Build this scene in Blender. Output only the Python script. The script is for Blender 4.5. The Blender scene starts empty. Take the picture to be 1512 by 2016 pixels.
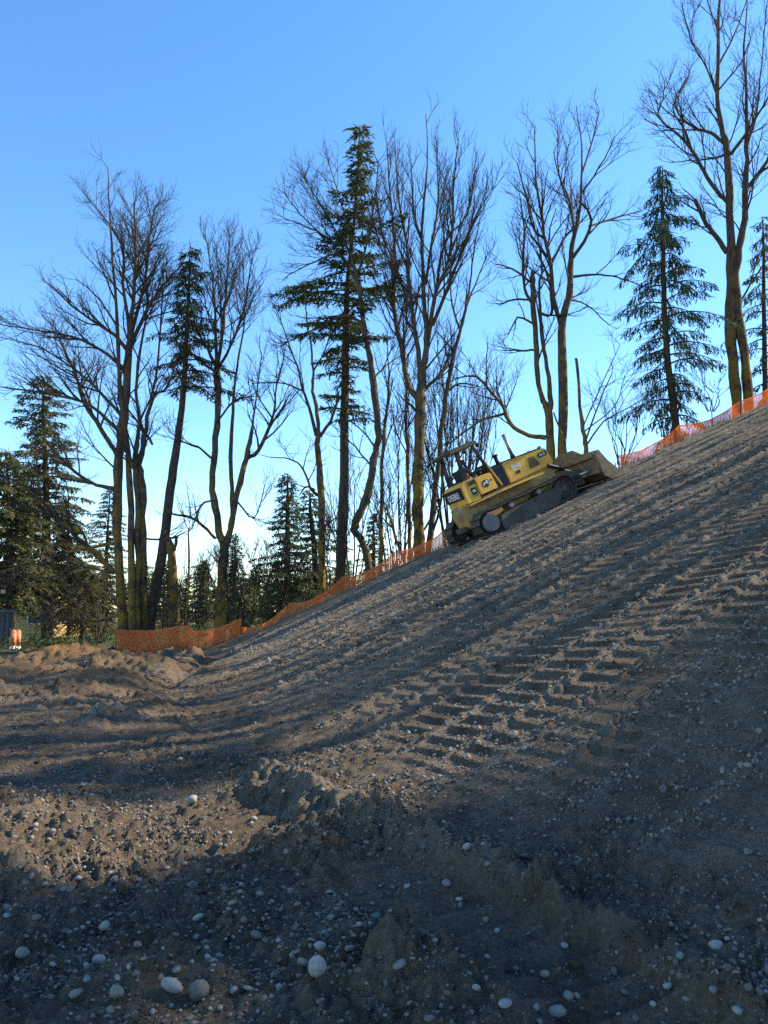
import bpy, bmesh, math, random
import numpy as np
from mathutils import Vector, Matrix

R = math.radians
scene = bpy.context.scene
col = scene.collection

# ------------------------------------------------------------------ camera, sky, sun, exposure
EYE = 1.6
F = 1552.0                       # focal length in photograph pixels (1512 x 2016)
HORIZON = 1200.0
PITCH = math.atan((HORIZON - 1008.0) / F)
cam_d = bpy.data.cameras.new("camera")
cam_d.sensor_fit = 'VERTICAL'
cam_d.sensor_height = 24.0
cam_d.lens = F / 2016.0 * 24.0
cam_d.clip_start = 0.1
cam_d.clip_end = 2000.0
cam = bpy.data.objects.new("camera", cam_d)
col.objects.link(cam)
cam.location = (0, 0, EYE)
cam.rotation_euler = (R(90) + PITCH, 0, 0)
scene.camera = cam

SUN_AZ = R(75)                   # to the right of the viewing direction
SUN_EL = R(36)
world = bpy.data.worlds.new("World")
scene.world = world
world.use_nodes = True
nt = world.node_tree
nt.nodes.clear()
wo = nt.nodes.new('ShaderNodeOutputWorld')
bg = nt.nodes.new('ShaderNodeBackground')
sky = nt.nodes.new('ShaderNodeTexSky')
sky.sky_type = 'NISHITA'
sky.sun_disc = False
sky.sun_elevation = SUN_EL
sky.sun_rotation = SUN_AZ
sky.altitude = 100
sky.air_density = 1.0
sky.dust_density = 0.1
sky.ozone_density = 3.0
bg.inputs['Strength'].default_value = 0.15
hs = nt.nodes.new('ShaderNodeHueSaturation')
hs.inputs['Hue'].default_value = 0.5
hs.inputs['Saturation'].default_value = 1.2
nt.links.new(sky.outputs[0], hs.inputs['Color'])
nt.links.new(hs.outputs[0], bg.inputs['Color'])
nt.links.new(bg.outputs[0], wo.inputs['Surface'])

sun_d = bpy.data.lights.new("sun", 'SUN')
sun_d.energy = 4.3
sun_d.angle = R(0.5)
sun_d.color = (1.0, 0.89, 0.70)
sun = bpy.data.objects.new("sun", sun_d)
col.objects.link(sun)
sdir = Vector((math.sin(SUN_AZ) * math.cos(SUN_EL), math.cos(SUN_AZ) * math.cos(SUN_EL), math.sin(SUN_EL)))
sun.rotation_euler = sdir.to_track_quat('Z', 'Y').to_euler()
sun.location = sdir * 60

vs = scene.view_settings
vs.view_transform = 'Standard'
vs.look = 'None'
vs.gamma = 1.0
vs.use_curve_mapping = False
vs.exposure = 1.22
try:
    scene.cycles.max_bounces = 6
    scene.cycles.transparent_max_bounces = 8
    scene.cycles.use_denoising = False
    scene.cycles.denoiser = 'OPENIMAGEDENOISE'
    scene.cycles.denoising_input_passes = 'RGB_ALBEDO_NORMAL'
except Exception:
    pass

# ------------------------------------------------------------------ helpers
CP, SP = math.cos(PITCH), math.sin(PITCH)

def ray(px, py):
    a = (px - 756.0) / F
    b = (1008.0 - py) / F
    return a, CP - b * SP, b * CP + SP

def P(px, py, Y):
    """point of the place at forward distance Y that the photograph shows at px, py"""
    a, b, c = ray(px, py)
    t = Y / b
    return np.array((a * t, Y, EYE + c * t))

def tag(o, label=None, cat=None, group=None, kind=None):
    if label: o["label"] = label
    if cat: o["category"] = cat
    if group: o["group"] = group
    if kind: o["kind"] = kind
    return o

def empty(name, loc=(0, 0, 0)):
    o = bpy.data.objects.new(name, None)
    o.empty_display_size = 0.3
    o.location = loc
    col.objects.link(o)
    return o

def link(name, me, mat=None, parent=None):
    o = bpy.data.objects.new(name, me)
    col.objects.link(o)
    if mat is not None and not me.materials:
        me.materials.append(mat)
    if parent is not None:
        o.parent = parent
    return o

def mk_mesh(name, V, polys, smooth=True):
    """polys: list of integer arrays, each (n, k)"""
    me = bpy.data.meshes.new(name)
    V = np.ascontiguousarray(V, dtype=np.float32)
    polys = [np.asarray(p, dtype=np.int32) for p in polys if len(p)]
    me.vertices.add(len(V))
    me.vertices.foreach_set('co', V.ravel())
    nl = sum(p.size for p in polys)
    npol = sum(len(p) for p in polys)
    me.loops.add(nl)
    me.polygons.add(npol)
    me.loops.foreach_set('vertex_index', np.concatenate([p.ravel() for p in polys]))
    tot = np.concatenate([np.full(len(p), p.shape[1], dtype=np.int32) for p in polys])
    st = np.concatenate([[0], np.cumsum(tot)[:-1]]).astype(np.int32)
    me.polygons.foreach_set('loop_start', st)
    me.polygons.foreach_set('loop_total', tot)
    me.polygons.foreach_set('use_smooth', np.full(npol, smooth))
    me.update(calc_edges=True)
    me.validate()
    return me

def tubes_mesh(name, tubes, origin=(0, 0, 0)):
    """tubes: list of (pts list, radii list, sides); returns one mesh, smooth"""
    groups = {}
    for p, r, s in tubes:
        groups.setdefault((len(p), s), []).append((p, r))
    Vs, Qs, off = [], [], 0
    for (n, s), lst in groups.items():
        A = np.array([q[0] for q in lst], dtype=np.float64)       # M n 3
        Rr = np.array([q[1] for q in lst], dtype=np.float64)      # M n
        M = len(lst)
        T = np.empty_like(A)
        T[:, 1:-1] = A[:, 2:] - A[:, :-2]
        T[:, 0] = A[:, 1] - A[:, 0]
        T[:, -1] = A[:, -1] - A[:, -2]
        T /= np.linalg.norm(T, axis=2, keepdims=True) + 1e-9
        mean = A[:, -1] - A[:, 0]
        mean /= np.linalg.norm(mean, axis=1, keepdims=True) + 1e-9
        ref = np.where(np.abs(mean[:, 2:3]) > 0.7, np.array([[1.0, 0, 0]]), np.array([[0, 0, 1.0]]))
        ref = np.repeat(ref[:, None, :], n, 1)
        N = np.cross(T, ref)
        N /= np.linalg.norm(N, axis=2, keepdims=True) + 1e-9
        B = np.cross(T, N)
        th = np.arange(s) * 2 * math.pi / s
        ring = (A[:, :, None, :] + Rr[:, :, None, None] *
                (np.cos(th)[None, None, :, None] * N[:, :, None, :] + np.sin(th)[None, None, :, None] * B[:, :, None, :]))
        Vs.append(ring.reshape(-1, 3))
        idx = np.arange(M * n * s).reshape(M, n, s) + off
        a = idx[:, :-1, :]
        b = np.roll(idx, -1, axis=2)[:, :-1, :]
        c = np.roll(idx, -1, axis=2)[:, 1:, :]
        d = idx[:, 1:, :]
        Qs.append(np.stack([a, b, c, d], -1).reshape(-1, 4))
        off += M * n * s
    V = np.concatenate(Vs) - np.array(origin)
    return mk_mesh(name, V, [np.concatenate(Qs)])

# ---- noise
def _h(ix, iy, seed):
    n = (ix * 374761393 + iy * 668265263 + seed * 974711 + 12345) & 0x7fffffff
    n = ((n ^ (n >> 13)) * 1274126177) & 0x7fffffff
    n = n ^ (n >> 16)
    return (n & 0xffff) / 65535.0

def vnoise(x, y, seed=0):
    xi = np.floor(x).astype(np.int64); yi = np.floor(y).astype(np.int64)
    fx = x - xi; fy = y - yi
    fx = fx * fx * fx * (fx * (fx * 6 - 15) + 10)
    fy = fy * fy * fy * (fy * (fy * 6 - 15) + 10)
    a = _h(xi, yi, seed); b = _h(xi + 1, yi, seed); c = _h(xi, yi + 1, seed); d = _h(xi + 1, yi + 1, seed)
    return (a + (b - a) * fx) * (1 - fy) + (c + (d - c) * fx) * fy - 0.5

def fbm(x, y, seed, octs=4):
    s = 0; amp = 1.0
    for k in range(octs):
        s = s + amp * vnoise(x * 2 ** k + 17.3 * k, y * 2 ** k - 9.1 * k, seed + k)
        amp *= 0.5
    return s

def domes(x, y, cell, seed, fill=1.0):
    """crumbs of soil: rounded lumps of uneven size"""
    X = x / cell; Y = y / cell
    xi = np.floor(X).astype(np.int64); yi = np.floor(Y).astype(np.int64)
    out = np.zeros_like(x)
    for dx in (-1, 0, 1):
        for dy in (-1, 0, 1):
            cx = xi + dx; cy = yi + dy
            jx = cx + _h(cx, cy, seed); jy = cy + _h(cx, cy, seed + 1)
            rr = 0.25 + 0.6 * _h(cx, cy, seed + 2) ** 1.5
            on = (_h(cx, cy, seed + 3) < fill)
            d2 = ((X - jx) ** 2 + (Y - jy) ** 2) / rr ** 2
            out = np.maximum(out, np.where(on, rr * np.sqrt(np.clip(1 - d2, 0, 1)), 0))
    return out

def sstep(a, b, x):
    t = np.clip((x - a) / (b - a), 0, 1)
    return t * t * (3 - 2 * t)

# ------------------------------------------------------------------ shape of the land
_qy = np.array([-60, -5, 0, 3.3, 4.8, 7.5, 12.4, 18, 25, 30, 34, 60.])
_qz = np.array([-16, -3.2, -1.75, -.75, -.38, .18, .95, 1.55, 2.36, 2.95, 3.3, 5.5])
_ty = np.linspace(-60, 60, 1201)
_tz = np.interp(_ty, _qy, _qz)
_k = np.exp(-0.5 * (np.arange(-20, 21) / 8.0) ** 2); _k /= _k.sum()
_tz = np.convolve(np.pad(_tz, 20, mode='edge'), _k, mode='valid')

HX, HY = math.sin(R(63)), math.cos(R(63))       # the way the machine drives up the bank
LX, LY = -HY, HX                                # its left

def gx(x):
    """rise of the bank across; flattens out on the hilltop at the right"""
    t = np.clip(x, -60, 17)
    e = np.maximum(x - 17, 0)
    return 0.445 * t + 0.445 * 6 * (1 - np.exp(-e / 6.0))

MOUNDS = []
def crest_y(x):
    return 30.6 + 0.25 * np.sin(x * 0.35)

def base_h(x, y):
    x = np.asarray(x, float); y = np.asarray(y, float)
    zs = gx(x) + np.interp(y, _ty, _tz)
    zf = -0.012 * np.maximum(-x - 3, 0) * sstep(3, 12, y)
    k = 0.28
    m = np.maximum(zs, zf)
    z = m + k * np.log(np.exp(np.clip((zs - m) / k, -40, 0)) + np.exp(np.clip((zf - m) / k, -40, 0))) - 0.02
    z = np.where(m > 30, m, z)
    # behind the crest the ground turns and falls away
    over = np.maximum(y - crest_y(x), 0)
    fall = 0.23 * over + 0.12 * (np.sqrt(over * over + 0.5) - 0.707)
    keep = np.interp(np.minimum(y, 60), _ty, _tz) - np.interp(np.minimum(np.minimum(y, crest_y(x)), 60), _ty, _tz)
    zb = z - keep - fall
    low = -0.35 - 0.6 * sstep(34, 60, y)
    zb = np.where(over > 0, np.where(z > 0.02, np.maximum(zb, np.minimum(z - keep, low)), z), z)
    return zb

# heaps and windrows: each is a line of points with height and width (metres)
def ground_pt(px, py, lift=0.0):
    """where the sight line through px, py meets the land"""
    a, b, c = ray(px, py)
    t = np.geomspace(2.0, 80, 1500)
    x = a * t; y = b * t; z = EYE + c * t
    g = base_h(x, y) + lift
    i = np.argmax(z < g)
    return float(x[i]), float(y[i])

def seg_dist(x, y, pts):
    best = np.full_like(x, 1e9); hh = np.zeros_like(x); ww = np.ones_like(x)
    for (x0, y0, h0, w0), (x1, y1, h1, w1) in zip(pts[:-1], pts[1:]):
        dx, dy = x1 - x0, y1 - y0
        L2 = dx * dx + dy * dy + 1e-9
        t = np.clip(((x - x0) * dx + (y - y0) * dy) / L2, 0, 1)
        d = np.hypot(x - x0 - t * dx, y - y0 - t * dy)
        m = d < best
        best = np.where(m, d, best); hh = np.where(m, h0 + (h1 - h0) * t, hh); ww = np.where(m, w0 + (w1 - w0) * t, ww)
    return best, hh, ww

def pix_ridge(lst):
    return [ground_pt(px, py) + (h, w) for px, py, h, w in lst]

RIDGES = [
    # windrow at the foot of the bank
    pix_ridge([(455, 1560, .02, .2), (520, 1548, .20, .30), (580, 1575, .23, .36), (690, 1620, .19, .36), (800, 1660, .13, .26), (960, 1720, .10, .2),
               (1120, 1800, .085, .16), (1290, 1890, .075, .15), (1512, 2010, .06, .14)]),
    pix_ridge([(500, 1690, .03, .2), (590, 1690, .10, .26), (680, 1720, .04, .22)]),
    pix_ridge([(150, 1440, .05, .4), (215, 1418, .32, .5), (300, 1425, .06, .4)]),
    pix_ridge([(-60, 1700, .12, .4), (30, 1720, .12, .35), (130, 1760, .02, .3)]),
    pix_ridge([(150, 1960, .02, .15), (260, 1930, .08, .2), (420, 1930, .05, .2)]),
    pix_ridge([(560, 1990, .04, .15), (800, 1930, .06, .2), (1000, 1990, .05, .2)]),
    pix_ridge([(1000, 1730, .02, .2), (1250, 1690, .03, .25), (1512, 1720, .03, .25)]),
]
# heaps in the left distance  x, y, height, radius x, radius y
HEAPS = [(-9.3, 23.6, .62, 1.5, 1.1), (-12.6, 24.0, .25, 2.4, 1.0), (-7.2, 22.3, .35, 1.5, 1.0), (-9.5, 19.6, .32, 2.4, 1.2),
         (-6.3, 18.4, .28, 1.2, 1.0), (-6.2, 24.6, .35, 1.2, .8), (-12.5, 18.2, .25, 2.2, 1.0), (-8.0, 16.4, .10, 2.2, .7),
         (-3.2, 7.1, .06, .6, .3), (-1.1, 6.9, .05, .4, .3)]
_gul = pix_ridge([(225, 1372, .16, .35), (300, 1352, .26, .45), (370, 1318, .24, .5), (450, 1275, .16, .5), (560, 1228, .06, .4)])

_rs = np.random.RandomState(5)
_edges = np.cumsum(np.concatenate([[-40], _rs.uniform(.56, .80, 130)]))    # borders between track prints
_sph = _rs.uniform(0, 1, 140); _sdep = _rs.uniform(-.02, .015, 140); _sg = _rs.uniform(.55, 1.1, 140); _spit = _rs.uniform(.2, .23, 140)

# the second set of prints, in the level foreground
_fa = np.array(ground_pt(1000, 1760)); _fb = np.array(ground_pt(1400, 1975))
_fd = (_fb - _fa) / np.linalg.norm(_fb - _fa); _fn = np.array((_fd[1], -_fd[0]))
if _fn[0] > 0: _fn = -_fn

def pad_mask(x, y):
    fa = (x - _fa[0]) * _fd[0] + (y - _fa[1]) * _fd[1]; fb = (x - _fa[0]) * _fn[0] + (y - _fa[1]) * _fn[1]
    m2 = sstep(-1.2, -.4, fa) * (1 - sstep(2.2, 2.8, fa)) * sstep(.0, .06, fb) * (1 - sstep(.60, .68, fb))
    return fa, fb, m2

def bank_mask(x, y):
    zs = gx(x) + np.interp(y, _ty, _tz)
    return sstep(-0.15, 0.5, zs) * (1 - sstep(31, 34, y)) * (1 - sstep(19, 24, x)) * sstep(-1, 2.0, y)

def prints(x, y):
    a = x * HX + y * HY; b = x * LX + y * LY
    b = b + 0.06 * vnoise(a / 4.0, b / 4.0, 21) + .25 * np.sin(a * .16 + 1.0)
    i = np.clip(np.searchsorted(_edges, b) - 1, 0, 129)
    w = _edges[i + 1] - _edges[i]
    t = (b - _edges[i]) / w
    side = np.minimum(t, 1 - t) * w                       # metres from the border
    edge_h = 0.9 + .6 * vnoise(a / .8, i * 7.7, 25) + .5 * vnoise(a / .1, i * 5.1, 24)
    berm = np.exp(-(side / .055) ** 2) * np.clip(edge_h, .3, 1.6)
    ph = (a / _spit[i] + _sph[i] + .10 * vnoise(a / .5, b / .4, 26)) % 1.0
    cleat = np.where(ph < .12, ph / .12, (1 - (ph - .12) / .88) ** 1.4)
    wear = np.clip(.8 + 1.1 * vnoise(a / 1.6, b / .9, 27) + .3 * vnoise(a / .5, b / .5, 29), .25, 1.2)
    return a, b, i, side, berm, cleat, wear

def relief(x, y, fine=True):
    x = np.asarray(x, float); y = np.asarray(y, float)
    zs = gx(x) + np.interp(y, _ty, _tz)
    near = 1 - sstep(31, 34, y)
    bank = sstep(-0.15, 0.5, zs) * near * (1 - sstep(19, 24, x)) * sstep(-1, 2.0, y)
    d = 0.10 * fbm(x / 2.6, y / 2.6, 3, 3) * (1 - .5 * bank)
    left = sstep(-3, -6, x) * sstep(11, 15, y) * near
    d = d + left * 0.22 * fbm(x / 1.3, y / 1.0, 11, 4)
    lump = np.zeros_like(x)
    for hx_, hy_, h, rx, ry in HEAPS:
        q = ((x - hx_) / rx) ** 2 + ((y - hy_) / ry) ** 2
        q = q * (1 + .5 * vnoise(x / .7, y / .7, 41))
        e = np.exp(-q * 1.2)
        d = d + h * e
        lump = np.maximum(lump, e)
    wx = x + .12 * vnoise(x / .4, y / .4, 71); wy = y + .12 * vnoise(x / .4, y / .4, 72)
    for pts in RIDGES:
        dist, hh, ww = seg_dist(wx, wy, pts)
        e = np.maximum(1 - dist / ww, 0)
        e = e ** 1.15
        prof = hh * e * (1 + .3 * vnoise(x / .25, y / .25, 77))
        d = d + prof
        lump = np.maximum(lump, sstep(0, .3, e) * np.clip(hh / .12, 0, 1))
    dist, hh, ww = seg_dist(wx, wy, _gul)
    d = d - hh * np.exp(-(dist / ww) ** 2)
    # prints of the tracks up the bank
    a, b, i, side, berm, cleat, wear = prints(x, y)
    d = d + bank * (_sdep[i] + .034 * berm + .042 * (cleat - .4) * wear * _sg[i] * sstep(.02, .09, side))
    # prints in the foreground
    fa, fb, m2 = pad_mask(x, y)
    ph2 = (fa / .24 + .6 * fb + .25 * vnoise(fa / .4, fb / .4, 33)) % 1.0
    d = d + m2 * (-.075 + .075 * np.where(ph2 < .1, ph2 / .1, (1 - (ph2 - .1) / .9)))
    m3 = sstep(-1.8, -1.0, fa) * (1 - sstep(1.6, 2.4, fa)) * sstep(1.3, 1.38, fb) * (1 - sstep(1.85, 1.95, fb))
    d = d + m3 * .6 * (-.05 + .04 * (1 - ph2) ** 1.2)
    # crumbs and clods
    far = sstep(9, 14, y)
    pads = np.clip(1 - .9 * m2 - (.88 - .35 * far) * bank * sstep(.05, .12, side), .08, 1)
    rough = np.clip(pads * (0.7 + .9 * vnoise(x / .9, y / .9, 51) + .45 * lump + .15 * bank * berm), .06, 1.5) * near
    d = d + rough * .10 * domes(x, y, .30, 61, .12) * (1 + .8 * left) * (1 - .9 * bank)
    d = d + rough * .075 * domes(x, y, .13, 62, .38) * (1 + .8 * left) * (1 - (.75 - .4 * far) * bank)
    if fine:
        d = d + rough * .062 * domes(x + .3, y, .065, 63, .6) * (1 - .5 * sstep(12, 20, y))
        d = d + rough * .04 * domes(x, y + .2, .036, 64, .7) * (1 - sstep(6, 11, y))
    d = d + .035 * fbm(x / .25, y / .25, 66, 3) * near * rough
    return d

def land(x, y):
    return base_h(x, y) + relief(x, y)

def land1(x, y):
    return float(land(np.array([x], float), np.array([y], float))[0])

def base1(x, y):
    return float(base_h(np.array([x], float), np.array([y], float))[0])

# ------------------------------------------------------------------ materials
def mat(name):
    m = bpy.data.materials.new(name)
    m.use_nodes = True
    n = m.node_tree.nodes
    p = n['Principled BSDF']
    return m, m.node_tree, p

def nd(nt, t, **kw):
    n = nt.nodes.new(t)
    for k, v in kw.items():
        if hasattr(n, k): setattr(n, k, v)
        else: n.inputs[k].default_value = v
    return n

def ramp(nt, fac, stops):
    r = nt.nodes.new('ShaderNodeValToRGB')
    el = r.color_ramp.elements
    while len(el) < len(stops): el.new(.5)
    for e, (p, c) in zip(el, stops):
        e.position = p
        e.color = (c[0], c[1], c[2], 1) if isinstance(c, (tuple, list)) else (c, c, c, 1)
    nt.links.new(fac, r.inputs[0])
    return r.outputs[0]

def mix(nt, fac, a, b, mode='MIX'):
    m = nt.nodes.new('ShaderNodeMix'); m.data_type = 'RGBA'; m.blend_type = mode
    for s, v in ((m.inputs[0], fac), (m.inputs[6], a), (m.inputs[7], b)):
        if hasattr(v, 'is_linked'): nt.links.new(v, s)
        elif isinstance(v, (tuple, list)): s.default_value = (v[0], v[1], v[2], 1)
        else: s.default_value = v
    return m.outputs[2]

def noise(nt, vec, scale, detail=4, rough=.55, dist=0):
    n = nd(nt, 'ShaderNodeTexNoise')
    n.inputs['Scale'].default_value = scale; n.inputs['Detail'].default_value = detail
    n.inputs['Roughness'].default_value = rough; n.inputs['Distortion'].default_value = dist
    if vec is not None: nt.links.new(vec, n.inputs['Vector'])
    return n.outputs['Fac']

def bump(nt, p, h, strength, dist):
    b = nd(nt, 'ShaderNodeBump')
    b.inputs['Strength'].default_value = strength; b.inputs['Distance'].default_value = dist
    nt.links.new(h, b.inputs['Height']); nt.links.new(b.outputs[0], p.inputs['Normal'])

def coords(nt, kind='Object'):
    return nd(nt, 'ShaderNodeTexCoord').outputs[kind]

def soil_material():
    m, t, p = mat('bare_soil')
    v = coords(t)
    c1 = ramp(t, noise(t, v, .55, 6, .6), [(.3, (.145, .107, .071)), (.5, (.208, .157, .107)), (.7, (.275, .213, .147))])
    c2 = ramp(t, noise(t, v, 4.5, 6, .65), [(.32, (.55, .53, .52)), (.5, (1, 1, 1)), (.72, (1.3, 1.24, 1.16))])
    c = mix(t, 1.0, c1, c2, 'MULTIPLY')
    c3 = ramp(t, noise(t, v, 38, 5, .7), [(.32, (.45, .45, .45)), (.52, (1, 1, 1)), (.72, (1.65, 1.6, 1.5))])
    c = mix(t, .8, c, c3, 'MULTIPLY')
    vo = nd(t, 'ShaderNodeTexVoronoi'); vo.inputs['Scale'].default_value = 34
    t.links.new(v, vo.inputs['Vector'])
    # a few pale grit grains
    grit = ramp(t, vo.outputs['Distance'], [(.14, 1.0), (.24, 0.0)])
    sel = nd(t, 'ShaderNodeSeparateColor'); t.links.new(vo.outputs['Color'], sel.inputs[0])
    pick = ramp(t, sel.outputs[0], [(.78, 0.0), (.82, 1.0)])
    g = mix(t, 1.0, grit, pick, 'MULTIPLY')
    c = mix(t, g, c, (.42, .40, .365))
    at3 = nd(t, 'ShaderNodeAttribute'); at3.attribute_name = 'dry'
    c = mix(t, at3.outputs['Fac'], c, ramp(t, noise(t, v, 30, 5, .7), [(.35, (.20, .158, .115)), (.65, (.38, .315, .24))]))
    at = nd(t, 'ShaderNodeAttribute'); at.attribute_name = 'subsoil'
    c = mix(t, at.outputs['Fac'], c, ramp(t, noise(t, v, 2.5, 5), [(.3, (.27, .145, .055)), (.7, (.38, .215, .09))]))
    at2 = nd(t, 'ShaderNodeAttribute'); at2.attribute_name = 'litter'
    c = mix(t, at2.outputs['Fac'], c, ramp(t, noise(t, v, 3.5, 6, .7), [(.3, (.07, .055, .03)), (.5, (.13, .10, .05)), (.7, (.11, .12, .045))]))
    t.links.new(c, p.inputs['Base Color'])
    p.inputs['Roughness'].default_value = .95
    p.inputs['Specular IOR Level'].default_value = .15
    h = nd(t, 'ShaderNodeMath', operation='ADD')
    t.links.new(noise(t, v, 26, 8, .72), h.inputs[0]); t.links.new(noise(t, v, 110, 4, .7), h.inputs[1])
    bump(t, p, h.outputs[0], 1.0, .06)
    return m

def bark_material(name, dark, light, moss=0.0, mosscol=(.16, .125, .03)):
    m, t, p = mat(name)
    v = coords(t)
    mp = nd(t, 'ShaderNodeMapping'); mp.inputs['Scale'].default_value = (1, 1, .22)
    t.links.new(v, mp.inputs['Vector'])
    n1 = noise(t, mp.outputs[0], 14, 6, .65)
    c = ramp(t, n1, [(.3, dark), (.7, light)])
    if moss > 0:
        n2 = noise(t, v, 1.6, 5, .62)
        f = ramp(t, n2, [(.62 - .32 * moss, 0.0), (.74 - .32 * moss, 1.0)])
        sep = nd(t, 'ShaderNodeSeparateXYZ'); t.links.new(v, sep.inputs[0])
        mr = nd(t, 'ShaderNodeMapRange'); mr.inputs[1].default_value = 3.0; mr.inputs[2].default_value = 10.0
        mr.inputs[3].default_value = 1.0; mr.inputs[4].default_value = .12
        t.links.new(sep.outputs[2], mr.inputs[0])
        mu = nd(t, 'ShaderNodeMath', operation='MULTIPLY')
        t.links.new(f, mu.inputs[0]); t.links.new(mr.outputs[0], mu.inputs[1])
        mc = ramp(t, noise(t, v, 9, 4), [(.3, tuple(.55 * q for q in mosscol)), (.7, mosscol)])
        c = mix(t, mu.outputs[0], c, mc)
    t.links.new(c, p.inputs['Base Color'])
    p.inputs['Roughness'].default_value = .93
    p.inputs['Specular IOR Level'].default_value = .15
    bump(t, p, n1, 1.0, .12)
    return m

def flat_material(name, a, b=None, scale=6, rough=.6, metal=0.0, bmp=0.0, spec=.4, bscale=None):
    m, t, p = mat(name)
    v = coords(t)
    b = b or tuple(q * .75 for q in a)
    n = noise(t, v, scale, 5, .6)
    t.links.new(ramp(t, n, [(.3, b), (.68, a)]), p.inputs['Base Color'])
    p.inputs['Roughness'].default_value = rough
    p.inputs['Metallic'].default_value = metal
    p.inputs['Specular IOR Level'].default_value = spec
    if bmp: bump(t, p, noise(t, v, bscale or scale * 4, 5, .6), bmp, .02)
    return m

def needle_material(name, a, b):
    m, t, p = mat(name)
    n = noise(t, coords(t), 1.3, 4, .6)
    c = ramp(t, n, [(.35, a), (.65, b)])
    t.links.new(c, p.inputs['Base Color'])
    p.inputs['Roughness'].default_value = .75
    p.inputs['Specular IOR Level'].default_value = .25
    tr = nd(t, 'ShaderNodeBsdfTranslucent'); t.links.new(c, tr.inputs['Color'])
    ms = nd(t, 'ShaderNodeMixShader'); ms.inputs[0].default_value = .3
    t.links.new(p.outputs[0], ms.inputs[1]); t.links.new(tr.outputs[0], ms.inputs[2])
    t.links.new(ms.outputs[0], t.nodes['Material Output'].inputs['Surface'])
    return m

def machine_paint(name, a, mud=(.13, .105, .08), amount=.45, rough=.45):
    """worn paint with dried mud and dust in patches"""
    m, t, p = mat(name)
    v = coords(t)
    n = noise(t, v, 2.2, 7, .68)
    f = ramp(t, n, [(.72 - .4 * amount, 0.0), (.9 - .35 * amount, .85)])
    fine = ramp(t, noise(t, v, 18, 5, .7), [(.3, tuple(q * .82 for q in a)), (.6, a)])
    c = mix(t, f, fine, mud)
    t.links.new(c, p.inputs['Base Color'])
    p.inputs['Roughness'].default_value = rough
    bump(t, p, n, .25, .02)
    return m

M = {}
M['soil'] = soil_material()
M['maple'] = bark_material('maple_bark', (.03, .023, .018), (.15, .112, .085), .62, (.34, .21, .045))
M['maple_grey'] = bark_material('grey_bark', (.05, .042, .035), (.16, .13, .10), .42, (.22, .145, .032))
M['twig'] = bark_material('twig_bark', (.05, .04, .032), (.11, .088, .066))
M['fir_bark'] = bark_material('fir_bark', (.045, .033, .026), (.13, .095, .07), .15)
M['needle_a'] = needle_material('fir_needles', (.055, .075, .026), (.135, .150, .052))
M['needle_b'] = needle_material('hemlock_needles', (.032, .058, .032), (.075, .115, .055))
M['needle_c'] = needle_material('olive_needles', (.075, .082, .028), (.15, .15, .05))
M['leaf'] = needle_material('shrub_leaves', (.04, .07, .02), (.10, .14, .045))
M['stone'] = flat_material('river_stone', (.28, .25, .21), (.15, .132, .108), 5, .85, bmp=.25, spec=.2)
M['stone_pale'] = flat_material('pale_stone', (.36, .33, .285), (.22, .20, .17), 4, .85, bmp=.2, spec=.2)
M['stone_dark'] = flat_material('dark_stone', (.19, .165, .135), (.10, .087, .072), 6, .85, bmp=.25, spec=.2)
M['orange'] = None

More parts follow.
